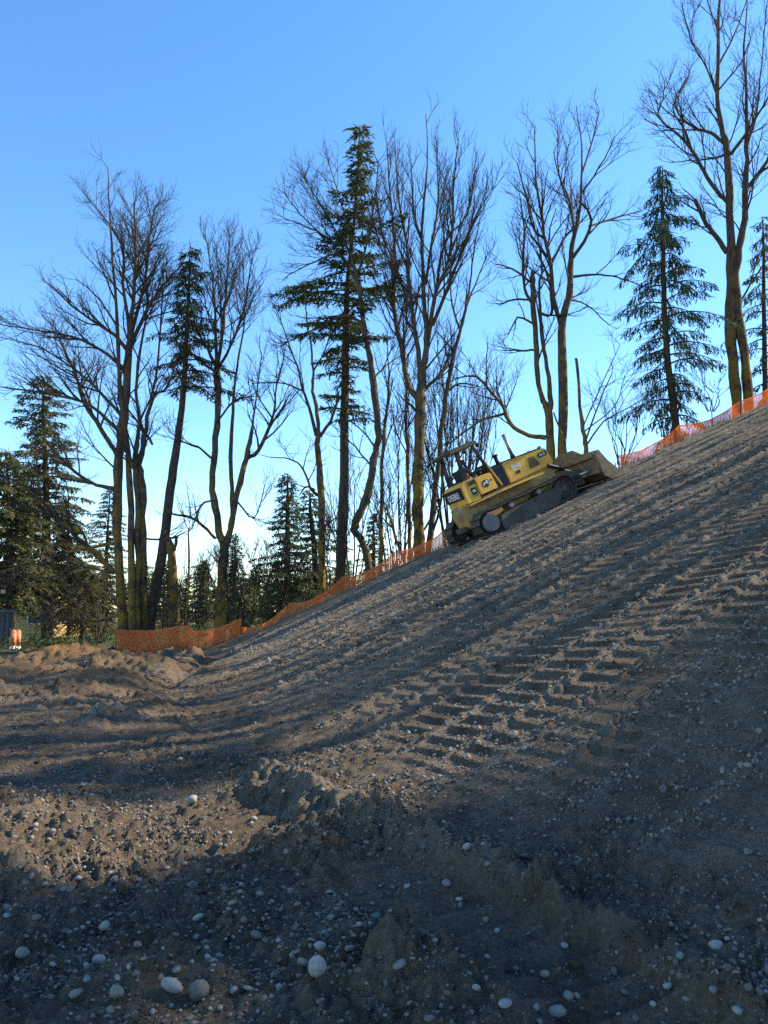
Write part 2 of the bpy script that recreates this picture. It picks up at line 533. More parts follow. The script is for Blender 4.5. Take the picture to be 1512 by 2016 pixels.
# ------------------------------------------------------------------ the ground: one sheet to the horizon
def build_ground():
    rows = np.concatenate([np.linspace(-60, 1.2, 24)[:-1], np.geomspace(1.2 + .9, 36.9, 990) - .9, np.geomspace(36.6, 900, 46)])
    nc = 570
    s = np.linspace(-1, 1, nc)
    w = np.where(rows < 1.2, 2.0, .62 * np.minimum(rows, 36) + 1.25)
    X = w[:, None] * s[None, :]
    ko = 26
    g = np.geomspace(1, 900, ko + 1)[1:] - 1
    left = -(w[:, None] + g[None, ::-1]); right = w[:, None] + g[None, :]
    X = np.concatenate([left, X, right], 1)
    Y = np.repeat(rows[:, None], X.shape[1], 1)
    x = X.ravel(); y = Y.ravel()
    z = base_h(np.clip(x, -70, 70), np.clip(y, -60, 80))
    core = np.zeros(X.shape, bool); core[22:24 + 992, ko - 6:-(ko - 6)] = True
    c = core.ravel()
    z[c] += relief(x[c], y[c])
    n, mcol = X.shape
    idx = np.arange(n * mcol).reshape(n, mcol)
    Q = np.stack([idx[:-1, :-1], idx[:-1, 1:], idx[1:, 1:], idx[1:, :-1]], -1).reshape(-1, 4)
    me = mk_mesh('ground', np.stack([x, y, z], 1), [Q])
    lit = sstep(0, 1.2, y - crest_y(x) + .5 * vnoise(x / .8, y / .8, 91)) 
    lit = np.maximum(lit, sstep(24.8, 26.5, y + .8 * vnoise(x, y, 92)) * sstep(-8.8, -10.2, x))
    lit = np.maximum(lit, sstep(20, 24, x))
    lit = np.maximum(lit, sstep(-18, -24, x))
    sub = np.zeros_like(x)
    for hx_, hy_, h, rx, ry in HEAPS[:7]:
        q = ((x - hx_) / (rx * .9)) ** 2 + ((y - hy_) / (ry * .95)) ** 2
        sub = np.maximum(sub, np.exp(-q) * (.9 if h > .5 else .42))
    sub = np.clip(sub * (1 + 1.2 * vnoise(x / .6, y / .6, 95)), 0, 1) * (1 - .6 * lit)
    band = sstep(27.2, 28.6, y + 1.2 * vnoise(x / 1.5, y / 1.5, 96)) * (1 - sstep(30.8, 31.6, y)) * sstep(2, -4, x) * sstep(-12, -8, x)
    sub = np.maximum(sub, .55 * band)
    pr = prints(x, y)
    dry = bank_mask(x, y) * np.clip(np.exp(-(pr[3] / .10) ** 2) * (.85 + 1.2 * vnoise(pr[0] / .3, pr[2] * 3.3, 98)), 0, .95)
    for pts in RIDGES:
        dist, hh, ww = seg_dist(x, y, pts)
        dry = np.maximum(dry, np.clip(1 - dist / ww, 0, 1) * np.clip(hh / .12, 0, 1) * np.clip(.6 + 1.4 * vnoise(x / .12, y / .12, 99), 0, 1))
    dry = dry * (1 - lit)
    for nm, arr in (('subsoil', sub), ('litter', lit), ('dry', dry)):
        at = me.attributes.new(nm, 'FLOAT', 'POINT')
        at.data.foreach_set('value', arr.astype(np.float32))
    o = link('ground', me, M['soil'])
    tag(o, 'bare churned soil rising into a graded bank with track prints', 'ground', kind='structure')
    return o
build_ground()

# ------------------------------------------------------------------ trees
class Grow:
    def __init__(self, seed):
        self.r = random.Random(seed)
        self.tw = []

    def branch(self, p, d, L, r0, lvl, up=.25, spread=1.0, maxl=3):
        rn = self.r
        n = 5 if lvl <= 1 else (5 if lvl == 2 else 4)
        pts = [p]; rad = [r0]
        x, y, z = p; dx, dy, dz = d
        st = L / (n - 1)
        wob = .22 if lvl < 3 else .28
        rend = max(.004, r0 * .28)
        for i in range(1, n):
            dx += rn.gauss(0, wob) * .55; dy += rn.gauss(0, wob) * .55; dz += rn.gauss(0, wob) * .45 + up * .35
            q = 1 / math.sqrt(dx * dx + dy * dy + dz * dz)
            dx *= q; dy *= q; dz *= q
            x += dx * st; y += dy * st; z += dz * st
            pts.append((x, y, z))
            rad.append(r0 + (rend - r0) * i / (n - 1))
        self.tw.append((pts, rad, 5 if r0 > .05 else (4 if r0 > .022 else 3)))
        if lvl < maxl:
            self.children(pts, rad, L, lvl + 1, up, spread, maxl)

    def children(self, pts, rad, L, lvl, up=.25, spread=1.0, maxl=3, start=.2, dens=1.0, length=None):
        rn = self.r
        per = {1: 1.9, 2: 2.8, 3: 3.6}[lvl] * (dens if lvl < 3 else 1.0)
        k = max(2, int(L * per + rn.random()))
        n = len(pts)
        for j in range(k):
            t = start + (1 - start) * (j + rn.random()) / k
            f = min(t * (n - 1), n - 1.001); i = int(f); f -= i
            a = pts[i]; b = pts[i + 1]
            p = (a[0] + (b[0] - a[0]) * f, a[1] + (b[1] - a[1]) * f, a[2] + (b[2] - a[2]) * f)
            r = rad[i] + (rad[i + 1] - rad[i]) * f
            d = (b[0] - a[0], b[1] - a[1], b[2] - a[2])
            q = 1 / (math.sqrt(d[0] ** 2 + d[1] ** 2 + d[2] ** 2) + 1e-9)
            s = spread * rn.uniform(.55, 1.15)
            ang = rn.uniform(0, 6.283)
            # a direction across the parent
            ux, uy, uz = math.cos(ang), math.sin(ang), rn.uniform(-.6, .6)
            c = d[0] * q * ux + d[1] * q * uy + d[2] * q * uz
            ux -= c * d[0] * q; uy -= c * d[1] * q; uz -= c * d[2] * q
            uq = s / (math.sqrt(ux * ux + uy * uy + uz * uz) + 1e-9)
            dd = (d[0] * q + ux * uq, d[1] * q + uy * uq, d[2] * q + uz * uq + up * .3)
            dq = 1 / math.sqrt(dd[0] ** 2 + dd[1] ** 2 + dd[2] ** 2)
            dd = (dd[0] * dq, dd[1] * dq, dd[2] * dq)
            if lvl == 1: l = (length or min(3.0, .25 * L + 1.2)) * rn.uniform(.6, 1.15) * (1.2 - .85 * t)
            elif lvl == 2: l = min(1.7, .42 * L + .3) * rn.uniform(.6, 1.2) * (1.1 - .6 * t)
            else: l = min(.85, .4 * L + .25) * rn.uniform(.6, 1.25)
            rr = min(r * .65, {1: .048, 2: .020, 3: .009}[lvl]) * rn.uniform(.8, 1.1)
            rr = max(rr, {1: .018, 2: .0112, 3: .0066}[lvl])
            self.branch(p, dd, l, rr, lvl, up, spread, maxl)

def smooth_line(pts, per=3):
    """Catmull-Rom through traced points (x, y, z, r)"""
    A = np.array(pts, float)
    if len(A) < 3:
        t = np.linspace(0, 1, 5)[:, None]
        return A[0] * (1 - t) + A[-1] * t
    Q = np.vstack([2 * A[0] - A[1], A, 2 * A[-1] - A[-2]])
    out = []
    for i in range(1, len(Q) - 2):
        for k in range(per):
            t = k / per
            out.append(.5 * (2 * Q[i] + (Q[i + 1] - Q[i - 1]) * t + (2 * Q[i - 1] - 5 * Q[i] + 4 * Q[i + 1] - Q[i + 2]) * t * t
                             + (3 * Q[i] - Q[i - 1] - 3 * Q[i + 1] + Q[i + 2]) * t ** 3))
    out.append(A[-1])
    out = np.array(out)
    out[:, 3] = np.maximum(out[:, 3], .004)
    return out

def traced(limb, Y, dy, rn, wig=.02):
    """a limb seen in the photograph, at distance Y, drifting dy metres in depth along its length"""
    n = len(limb)
    out = []
    for i, (px, py, w) in enumerate(limb):
        yy = Y + dy * i / max(1, n - 1)
        p = P(px, py, yy)
        out.append((p[0], p[1], p[2], .5 * w * yy / F))
    L = smooth_line(out)
    for q in L[1:-1]:
        q[:3] += [rn.gauss(0, wig * .6), rn.gauss(0, wig), rn.gauss(0, wig * .6)]
    return L

def bare_tree(name, label, Y, trunks, limbs, seed, group=None, bark='maple', dens=1.0, up=.25, spread=.9, maxl=3, trunk_twigs=0, cat='tree', length=None, start=.2):
    rn = random.Random(seed)
    bx, by = P(trunks[0][0][0], trunks[0][0][1], Y)[:2]
    base = np.array((bx, by, base1(bx, by)))
    root = empty(name, base)
    tag(root, label, cat, group)
    g = Grow(seed)
    for k, tr in enumerate(trunks):
        dy = rn.uniform(-.5, .5)
        Yk = Y + (0 if k == 0 else rn.uniform(-.35, .5))
        L = traced(tr, Yk, dy, rn, .03)
        low = L[0].copy(); gz = base1(low[0], low[1])
        if tr[0][1] > 700 and k < 4 and low[2] - gz < 3.0:
            foot = low.copy(); foot[2] = min(gz, low[2]) - .25; foot[3] *= 1.25
            L = np.vstack([foot, L])
        tip = L[-1].copy(); tip[:3] += (L[-1][:3] - L[-2][:3]) * .05; tip[3] = .003
        L = np.vstack([L, tip])
        me = tubes_mesh('trunk', [([tuple(q[:3]) for q in L], [q[3] * (1 + rn.uniform(-.12, .14)) for q in L], 10)], base)
        link('trunk', me, M[bark], root)
        if trunk_twigs:
            n = len(L); seg = L[n // 3:]
            ln = float(np.sum(np.linalg.norm(np.diff(seg[:, :3], axis=0), axis=1)))
            g.children([tuple(q[:3]) for q in seg], [q[3] for q in seg], ln, 1, up, spread, maxl, .1, trunk_twigs, length)
    for limb in limbs:
        dy = rn.uniform(-2.2, 2.2)
        L = traced(limb, Y + rn.uniform(-.1, .1), dy, rn)
        tip = L[-1].copy(); tip[3] = .003; tip[:3] += (L[-1][:3] - L[-2][:3]) * .1
        L = np.vstack([L, tip])
        pts = [tuple(q[:3]) for q in L]; rad = [float(q[3]) for q in L]
        link('limb', tubes_mesh('limb', [(pts, rad, 7)], base), M[bark], root)
        ln = float(np.sum(np.linalg.norm(np.diff(L[:, :3], axis=0), axis=1)))
        g.children(pts, rad, ln, 1, up, spread, maxl, start, dens, length)
    if g.tw:
        link('crown', tubes_mesh('crown', g.tw, base), M['twig'], root)
    return root

def conifer_parts(seed, H, trunk_line, base, crown0, rad_fn, droop=.25, nb=110, spray=.34, hang=.5, ragged=.35, dens=1.0, blade=.035, per_m=9, needles='needle_a'):
    """trunk_line: array (x,y,z,r) from foot to top. rad_fn(t, ang) -> branch length, t 0 at crown foot, 1 at top"""
    rn = random.Random(seed)
    Z = trunk_line[:, 2]
    top = Z[-1]; foot = Z[0]
    cz = foot + (top - foot) * crown0
    sticks = []; V = []; T = []
    tab = [[min(1.25, max(.35, rn.gauss(.98, ragged * .6))) for _ in range(5)] for _ in range(12)]
    def at(z):
        return [float(np.interp(z, Z, trunk_line[:, c])) for c in (0, 1, 3)]
    for i in range(nb):
        t = (i + rn.random()) / nb
        t = t ** .92
        z = cz + (top - cz) * t
        x0, y0, r0 = at(z)
        ang = i * 2.39996 + rn.uniform(-.5, .5)
        L = rad_fn(t, ang) * rn.uniform(1 - ragged, 1 + ragged * .6)
        L *= tab[int(t * 11.99)][int((ang % 6.2832) / 6.2833 * 5)]
        if L < .12: continue
        ca, sa = math.cos(ang), math.sin(ang)
        rise = rn.uniform(-.05, .30) * (1 - .3 * t) + .35 * t
        pts = []
        n = 6
        for k in range(n):
            s = k / (n - 1)
            pts.append((x0 + ca * L * s + rn.gauss(0, .02), y0 + sa * L * s + rn.gauss(0, .02), z + L * (rise * s - droop * 1.6 * s * s + .35 * droop * max(0, s - .7))))
        sticks.append((pts, [max(.006, min(.045, r0 * .35) * (1 - .85 * k / (n - 1))) for k in range(n)], 4))
        m = int((L * per_m + 5) * dens)
        for j in range(m):
            s = .12 + .9 * (j + rn.random()) / m
            s = min(s, 1.0)
            f = min(s * (n - 1), n - 1.001); q = int(f); f -= q
            a = pts[q]; b = pts[q + 1]
            p = (a[0] + (b[0] - a[0]) * f, a[1] + (b[1] - a[1]) * f, a[2] + (b[2] - a[2]) * f)
            sgn = 1 if j % 2 else -1
            sl = spray * rn.uniform(.6, 1.3) * (.55 + .6 * math.sin(math.pi * min(1, s * .9 + .1)))
            # spray axis: outwards and sideways, hanging
            ax = ca * .7 - sa * sgn * rn.uniform(.3, 1.0); ay = sa * .7 + ca * sgn * rn.uniform(.3, 1.0); az = -hang * rn.uniform(.2, 1.3)
            q1 = 1 / math.sqrt(ax * ax + ay * ay + az * az); ax *= q1; ay *= q1; az *= q1
            # blades of needles along the spray
            nbk = 5
            for b_ in range(nbk):
                u = (b_ + .5) / nbk
                px = p[0] + ax * sl * u; py = p[1] + ay * sl * u; pz = p[2] + az * sl * u
                l2 = sl * (.62 - .3 * u) * rn.uniform(.7, 1.2)
                gx_ = ax + rn.uniform(-.9, .9); gy_ = ay + rn.uniform(-.9, .9); gz_ = az + rn.uniform(-.5, .45)
                g1 = l2 / math.sqrt(gx_ * gx_ + gy_ * gy_ + gz_ * gz_)
                wx = -gy_ * g1; wy = gx_ * g1; wz = rn.uniform(-.5, .5) * l2
                w1 = blade * rn.uniform(.7, 1.3) / (math.sqrt(wx * wx + wy * wy + wz * wz) + 1e-6)
                k = len(V)
                V.append((px - wx * w1, py - wy * w1, pz - wz * w1)); V.append((px + wx * w1, py + wy * w1, pz + wz * w1))
                V.append((px + gx_ * g1 + wx * w1 * .6, py + gy_ * g1 + wy * w1 * .6, pz + gz_ * g1))
                V.append((px + gx_ * g1 - wx * w1 * .6, py + gy_ * g1 - wy * w1 * .6, pz + gz_ * g1))
                T.append((k, k + 1, k + 2, k + 3))
    n = len(trunk_line)
    tm = tubes_mesh('trunk', [([tuple(q[:3]) for q in trunk_line], [float(q[3]) for q in trunk_line], 9)], base)
    bm_ = tubes_mesh('branches', sticks, base)
    nb_v = len(bm_.vertices); nb_p = len(bm_.polygons)
    co = np.empty(nb_v * 3, np.float32); bm_.vertices.foreach_get('co', co)
    q = np.empty(nb_p * 4, np.int32); bm_.loops.foreach_get('vertex_index', q)
    bpy.data.meshes.remove(bm_)
    cm = mk_mesh('crown', np.concatenate([np.array(V) - np.array(base), co.reshape(-1, 3)]), [np.array(T), q.reshape(-1, 4) + len(V)], smooth=False)
    cm.materials.append(M[needles]); cm.materials.append(M['twig'])
    cm.polygons.foreach_set('material_index', np.concatenate([np.zeros(len(T), np.int32), np.ones(nb_p, np.int32)]))
    return tm, cm

def conifer(name, label, Y, trace, crown0, rad_fn, seed, needles='needle_a', group=None, to_ground=True, **kw):
    rn = random.Random(seed)
    L = traced(trace, Y, rn.uniform(-.3, .3), rn, .02)
    base = np.array((L[0][0], L[0][1], base1(L[0][0], L[0][1])))
    if to_ground:
        foot = L[0].copy(); foot[2] = min(base[2], foot[2]) - .3; foot[3] *= 1.15
        L = np.vstack([foot, L])
    root = empty(name, base)
    tag(root, label, 'tree', group)
    tm, cm = conifer_parts(seed, 0, L, base, crown0, rad_fn, needles=needles, **kw)
    link('trunk', tm, M['fir_bark'], root)
    link('crown', cm, None, root)
    return root

def copy_tree(src, loc, rz, sc, label, group=None):
    c = src.copy(); col.objects.link(c)
    c.location = loc; c.rotation_euler = (0, 0, rz); c.scale = (sc, sc, sc)
    c["label"] = label
    if group: c["group"] = group
    elif "group" in c: del c["group"]
    for ch in src.children:
        k = ch.copy(); col.objects.link(k); k.parent = c
    return c

# ---- bare maples along the top of the bank, traced limb by limb
TREES = {}
TREES['clump'] = bare_tree('maple_tree', 'spreading bare maple clump with mossy trunks, leftmost behind the orange fence', 33.0, [
    [(247, 1262, 23), (240, 1180, 19), (232, 1080, 17), (231, 980, 17), (235, 900, 18), (243, 820, 18), (249, 760, 16), (253, 700, 15), (256, 655, 12)],
    [(283, 1258, 17), (282, 1150, 15), (279, 1050, 15), (278, 960, 16), (272, 915, 17), (282, 880, 9), (290, 820, 7), (304, 760, 5), (312, 700, 4)],
    [(262, 1258, 15), (258, 1100, 14), (256, 960, 12), (248, 860, 10), (236, 760, 8), (231, 650, 7), (222, 520, 5), (215, 416, 3), (212, 330, 1.5)],
    [(271, 1258, 13), (271, 1100, 12), (270, 980, 11), (266, 900, 9), (274, 830, 7), (268, 770, 6), (276, 690, 5)]],
   [[(254, 690, 10), (260, 620, 9), (264, 560, 7), (268, 480, 5), (264, 400, 3)],
    [(255, 690, 9), (275, 640, 8), (300, 590, 6), (330, 550, 4), (360, 520, 2)],
    [(251, 690, 9), (225, 660, 7), (180, 630, 5), (140, 600, 4), (95, 560, 2)],
    [(256, 670, 8), (285, 560, 6), (292, 480, 4), (304, 410, 2)],
    [(255, 655, 8), (243, 560, 6), (240, 480, 4), (180, 400, 2)],
    [(250, 730, 8), (200, 690, 6), (140, 662, 5), (60, 648, 3), (5, 640, 2)],
    [(234, 905, 9), (203, 850, 9), (165, 790, 8), (150, 740, 6), (128, 690, 5), (105, 640, 2)],
    [(236, 850, 8), (180, 800, 6), (120, 780, 5), (60, 770, 4), (-10, 760, 2)],
    [(240, 820, 7), (195, 770, 6), (150, 730, 4), (90, 690, 3), (30, 670, 2)],
    [(231, 962, 9), (190, 955, 7), (150, 930, 6), (115, 905, 4), (70, 890, 2)],
    [(226, 1128, 12), (187, 1088, 10), (155, 1062, 9), (129, 1030, 8), (95, 1000, 6), (50, 960, 4), (0, 930, 2)],
    [(226, 1070, 6), (150, 1085, 5), (70, 1105, 3), (-10, 1130, 2)],
    [(226, 1130, 5), (160, 1115, 4), (100, 1140, 3), (40, 1190, 2)],
    [(226, 1135, 4), (170, 1150, 3), (110, 1200, 2.5), (60, 1260, 1.5)],
    [(236, 1210, 7), (200, 1220, 6), (165, 1224, 4), (110, 1230, 2)],
    [(278, 945, 8), (262, 920, 7), (250, 890, 5), (235, 860, 3)],
    [(290, 820, 6), (305, 780, 5), (330, 760, 4), (350, 700, 2)],
    [(312, 700, 4), (318, 620, 3.5), (322, 540, 2)],
    [(276, 690, 5), (290, 600, 4), (285, 500, 2)],
    [(300, 875, 5), (285, 850, 5), (262, 820, 4), (240, 790, 2)],
    [(283, 1060, 4), (320, 1063, 4), (345, 1058, 3)]],
   seed=11, dens=1.9, up=.2, trunk_twigs=.45)

TREES['fork'] = bare_tree('maple_tree', 'bare maple forking low into a wide Y, behind the left end of the orange fence', 33.5, [
    [(434, 1205, 21), (437, 1130, 18), (441, 1075, 18), (431, 1045, 13), (425, 1000, 14), (417, 965, 13), (420, 910, 12), (427, 840, 12), (430, 780, 13), (427, 745, 14), (426, 715, 9)],
    [(444, 1080, 14), (452, 1045, 12), (461, 1000, 12), (472, 950, 12), (485, 903, 11), (491, 872, 9), (497, 842, 6)],
    [(456, 1032, 9), (456, 960, 9), (454, 900, 8), (457, 830, 7), (461, 770, 5), (470, 700, 4)]],
   [[(426, 722, 8), (410, 690, 6), (385, 640, 4), (372, 580, 2)], [(427, 718, 8), (425, 650, 6), (420, 570, 4), (408, 478, 2)],
    [(428, 718, 8), (440, 640, 6), (446, 570, 4), (452, 470, 2)], [(430, 722, 7), (455, 680, 5), (480, 610, 3.5), (498, 500, 2)],
    [(427, 735, 6), (400, 715, 5), (372, 690, 3), (345, 672, 2)], [(470, 700, 4), (482, 620, 3), (478, 520, 2)],
    [(486, 902, 9), (508, 888, 8), (527, 850, 7), (538, 815, 5), (546, 755, 3), (560, 700, 2)], [(497, 842, 5), (505, 780, 3), (515, 700, 2)],
    [(420, 905, 5), (390, 880, 4), (360, 870, 3), (335, 850, 2)], [(424, 1060, 6), (400, 1035, 6), (375, 1018, 5), (340, 1012, 4)],
    [(419, 985, 4), (398, 992, 4), (385, 1020, 3)], [(465, 985, 4), (500, 1020, 3), (520, 960, 2)], [(428, 830, 4), (460, 790, 4), (500, 780, 2)]],
   seed=23, dens=1.7, up=.32, spread=.75)

TREES['slim'] = bare_tree('maple_tree', 'slim mossy bare maple just left of the tall fir trunk', 32.6, [
    [(632, 1172, 15), (634, 1100, 15), (634, 1040, 14), (632, 970, 14), (627, 900, 12), (625, 868, 11), (627, 845, 8), (622, 800, 7), (615, 760, 6), (617, 730, 5), (612, 680, 4), (604, 630, 3), (600, 570, 2)]],
   [[(623, 858, 8), (608, 800, 6), (597, 770, 5), (585, 720, 4), (566, 680, 2)], [(597, 770, 4), (560, 755, 3), (510, 753, 2)],
    [(630, 860, 7), (650, 830, 6), (662, 800, 4), (668, 770, 3)], [(626, 975, 6), (612, 962, 5), (598, 925, 4), (575, 905, 3), (530, 900, 2)],
    [(620, 965, 5), (603, 958, 4), (590, 975, 2)], [(640, 1035, 4), (662, 1018, 2)], [(617, 730, 4), (640, 690, 3), (655, 640, 2)], [(585, 720, 3), (560, 650, 2.5), (540, 600, 2)]],
   seed=31, dens=.9, up=.2, spread=1.0)

TREES['crooked'] = bare_tree('maple_tree', 'crooked bare maple with a sharp kink near its foot, right of the tall fir', 34.0, [
    [(729, 1146, 17), (722, 1095, 15), (712, 1062, 14), (698, 1044, 15), (703, 1020, 16), (718, 990, 16), (731, 940, 16), (738, 890, 15), (745, 860, 14), (741, 800, 14), (733, 740, 13), (725, 690, 12), (715, 630, 11), (708, 580, 9), (700, 540, 8), (690, 500, 6)]],
   [[(705, 560, 7), (680, 520, 5), (655, 480, 4), (625, 455, 3), (560, 430, 2)], [(692, 508, 6), (690, 460, 4), (672, 400, 3), (650, 330, 2)],
    [(697, 528, 6), (660, 500, 4), (620, 515, 3), (570, 540, 2)], [(702, 545, 6), (722, 480, 4), (737, 400, 3), (745, 320, 2)],
    [(713, 636, 7), (680, 622, 6), (640, 637, 4), (600, 658, 3), (555, 680, 2)], [(690, 500, 4), (640, 420, 3), (600, 350, 2)],
    [(640, 470, 3), (590, 420, 2.5), (560, 380, 2)], [(735, 745, 5), (760, 720, 3), (790, 700, 2)], [(738, 880, 4), (715, 850, 3), (690, 830, 2)],
    [(735, 925, 4), (700, 880, 3), (670, 860, 2)]],
   seed=47, bark='maple_grey', dens=1.9, up=.2)

TREES['vase'] = bare_tree('maple_tree', 'tall vase-shaped bare maple rising left of the yellow bulldozer', 33.0, [
    [(826, 1118, 25), (824, 1060, 22), (823, 1000, 22), (824, 930, 21), (826, 860, 21), (827, 800, 21), (829, 770, 21), (832, 730, 16), (838, 695, 13), (839, 650, 11), (836, 600, 9), (833, 540, 8), (830, 470, 6), (835, 390, 5), (842, 320, 3), (838, 225, 1.5)]],
   [[(822, 785, 14), (806, 764, 12), (797, 730, 11), (792, 690, 11), (780, 640, 9), (775, 590, 8), (778, 520, 7), (775, 450, 5), (768, 380, 4), (762, 290, 2)],
    [(828, 745, 12), (823, 690, 10), (812, 620, 8), (805, 550, 7), (800, 480, 5), (785, 400, 4), (780, 320, 2)],
    [(840, 690, 10), (850, 620, 9), (860, 570, 8), (880, 520, 6), (890, 460, 5), (892, 380, 4), (902, 280, 2)],
    [(834, 770, 8), (848, 755, 7), (864, 740, 6), (880, 712, 5), (892, 685, 4)],
    [(852, 640, 8), (872, 590, 7), (900, 520, 5), (930, 440, 3.5), (968, 375, 2)], [(838, 560, 6), (850, 480, 5), (862, 400, 3), (860, 300, 2)],
    [(812, 620, 6), (790, 560, 4), (755, 500, 3), (735, 440, 2)], [(860, 570, 6), (875, 480, 4), (920, 420, 3), (935, 340, 2)],
    [(818, 808, 6), (806, 795, 5), (796, 787, 3)], [(778, 520, 5), (752, 460, 4), (742, 380, 2)], [(833, 480, 5), (815, 420, 4), (810, 330, 2)], [(830, 1050, 5), (855, 1010, 4), (870, 980, 2)]],
   seed=59, dens=1.5, trunk_twigs=.4, up=.45, spread=.6)

TREES['lean'] = bare_tree('maple_tree', 'slender leaning bare maple between the vase maple and the bulldozer canopy', 34.2, [
    [(838, 1108, 11), (845, 1070, 12), (852, 1010, 12), (858, 950, 11), (865, 900, 10), (868, 850, 10), (876, 800, 10), (881, 760, 9), (886, 735, 9), (894, 695, 8), (906, 650, 7), (916, 610, 6), (925, 560, 4), (932, 500, 3), (945, 430, 2)]],
   [[(906, 650, 5), (890, 600, 4), (885, 540, 2)], [(916, 610, 5), (935, 560, 3), (960, 500, 2)], [(895, 690, 4), (875, 670, 3), (858, 650, 2)],
    [(881, 770, 5), (905, 755, 4), (940, 760, 2)], [(868, 860, 4), (850, 900, 3), (840, 930, 2)], [(848, 1060, 6), (866, 1000, 5), (870, 950, 4), (878, 880, 2)]],
   seed=61, bark='maple_grey', dens=1.0, up=.3, trunk_twigs=.3)

TREES['twin'] = bare_tree('maple_tree', 'many-stemmed bare maple with a long crooked limb reaching over the bulldozer hood', 34.0, [
    [(1087, 930, 17), (1083, 860, 16), (1078, 805, 16), (1068, 790, 10), (1058, 737, 10), (1055, 670, 11), (1050, 603, 12), (1049, 560, 10), (1048, 534, 7)],
    [(1107, 930, 19), (1107, 880, 18), (1108, 760, 17), (1106, 655, 16), (1114, 605, 14), (1122, 575, 13), (1124, 513, 12), (1131, 462, 9), (1143, 400, 6), (1146, 290, 3), (1135, 210, 1.5)],
    [(1080, 812, 12), (1084, 780, 10), (1077, 723, 8), (1068, 670, 8), (1064, 616, 7), (1060, 570, 5), (1066, 520, 4), (1058, 450, 3)]],
   [[(1105, 650, 9), (1090, 590, 9), (1084, 522, 8), (1073, 473, 7), (1066, 424, 6), (1056, 357, 4), (1052, 255, 2)],
    [(1126, 510, 8), (1150, 475, 7), (1163, 440, 6), (1160, 420, 5), (1146, 400, 4)],
    [(1160, 445, 5), (1200, 432, 4), (1262, 415, 2)], [(1128, 545, 6), (1180, 540, 4), (1225, 548, 3), (1265, 565, 2)],
    [(1075, 862, 11), (1042, 857, 9), (1012, 842, 9), (996, 818, 8), (990, 800, 7), (962, 766, 6), (938, 742, 5), (905, 744, 3), (868, 760, 2)],
    [(992, 815, 6), (955, 824, 5), (922, 845, 4), (890, 868, 3), (855, 885, 2)],
    [(1050, 600, 7), (1034, 570, 6), (1030, 520, 6), (1032, 450, 4), (1022, 380, 2)], [(1048, 590, 5), (1010, 590, 4), (985, 600, 2)],
    [(1072, 470, 6), (1050, 450, 5), (1038, 400, 4), (1018, 320, 2)], [(1084, 520, 5), (1110, 470, 5), (1130, 440, 4), (1110, 380, 3), (1090, 300, 2)],
    [(1131, 462, 6), (1122, 400, 5), (1100, 340, 3), (1098, 250, 2)], [(1145, 380, 4), (1180, 330, 3), (1210, 270, 2)], [(1146, 340, 4), (1165, 280, 3), (1180, 220, 2)],
    [(1064, 616, 6), (1084, 620, 6), (1086, 580, 6), (1076, 536, 5), (1060, 500, 2)], [(1055, 690, 5), (1025, 690, 4), (990, 690, 2)], [(1055, 640, 5), (1020, 625, 4), (1000, 660, 2)],
    [(1050, 560, 5), (1010, 530, 4), (975, 520, 2)], [(1120, 590, 4), (1155, 600, 3), (1200, 640, 2)]],
   seed=71, dens=1.05, trunk_twigs=.3, up=.28, spread=.85)

TREES['snag'] = bare_tree('maple_sapling', 'thin broken-topped bare sapling rising behind the bulldozer blade', 33.2, [
    [(1156, 900, 10), (1152, 872, 9), (1146, 830, 8), (1140, 780, 6), (1135, 715, 6), (1134, 707, 5)]],
   [[(1153, 868, 4), (1180, 790, 3), (1205, 735, 2)], [(1156, 875, 4), (1190, 830, 3), (1250, 795, 2), (1300, 765, 1.5)], [(1148, 840, 3), (1175, 780, 2.5), (1220, 680, 1.5)],
    [(1150, 850, 3), (1210, 800, 2), (1230, 740, 1.5)]], seed=73, dens=.6, up=.15, spread=.9)

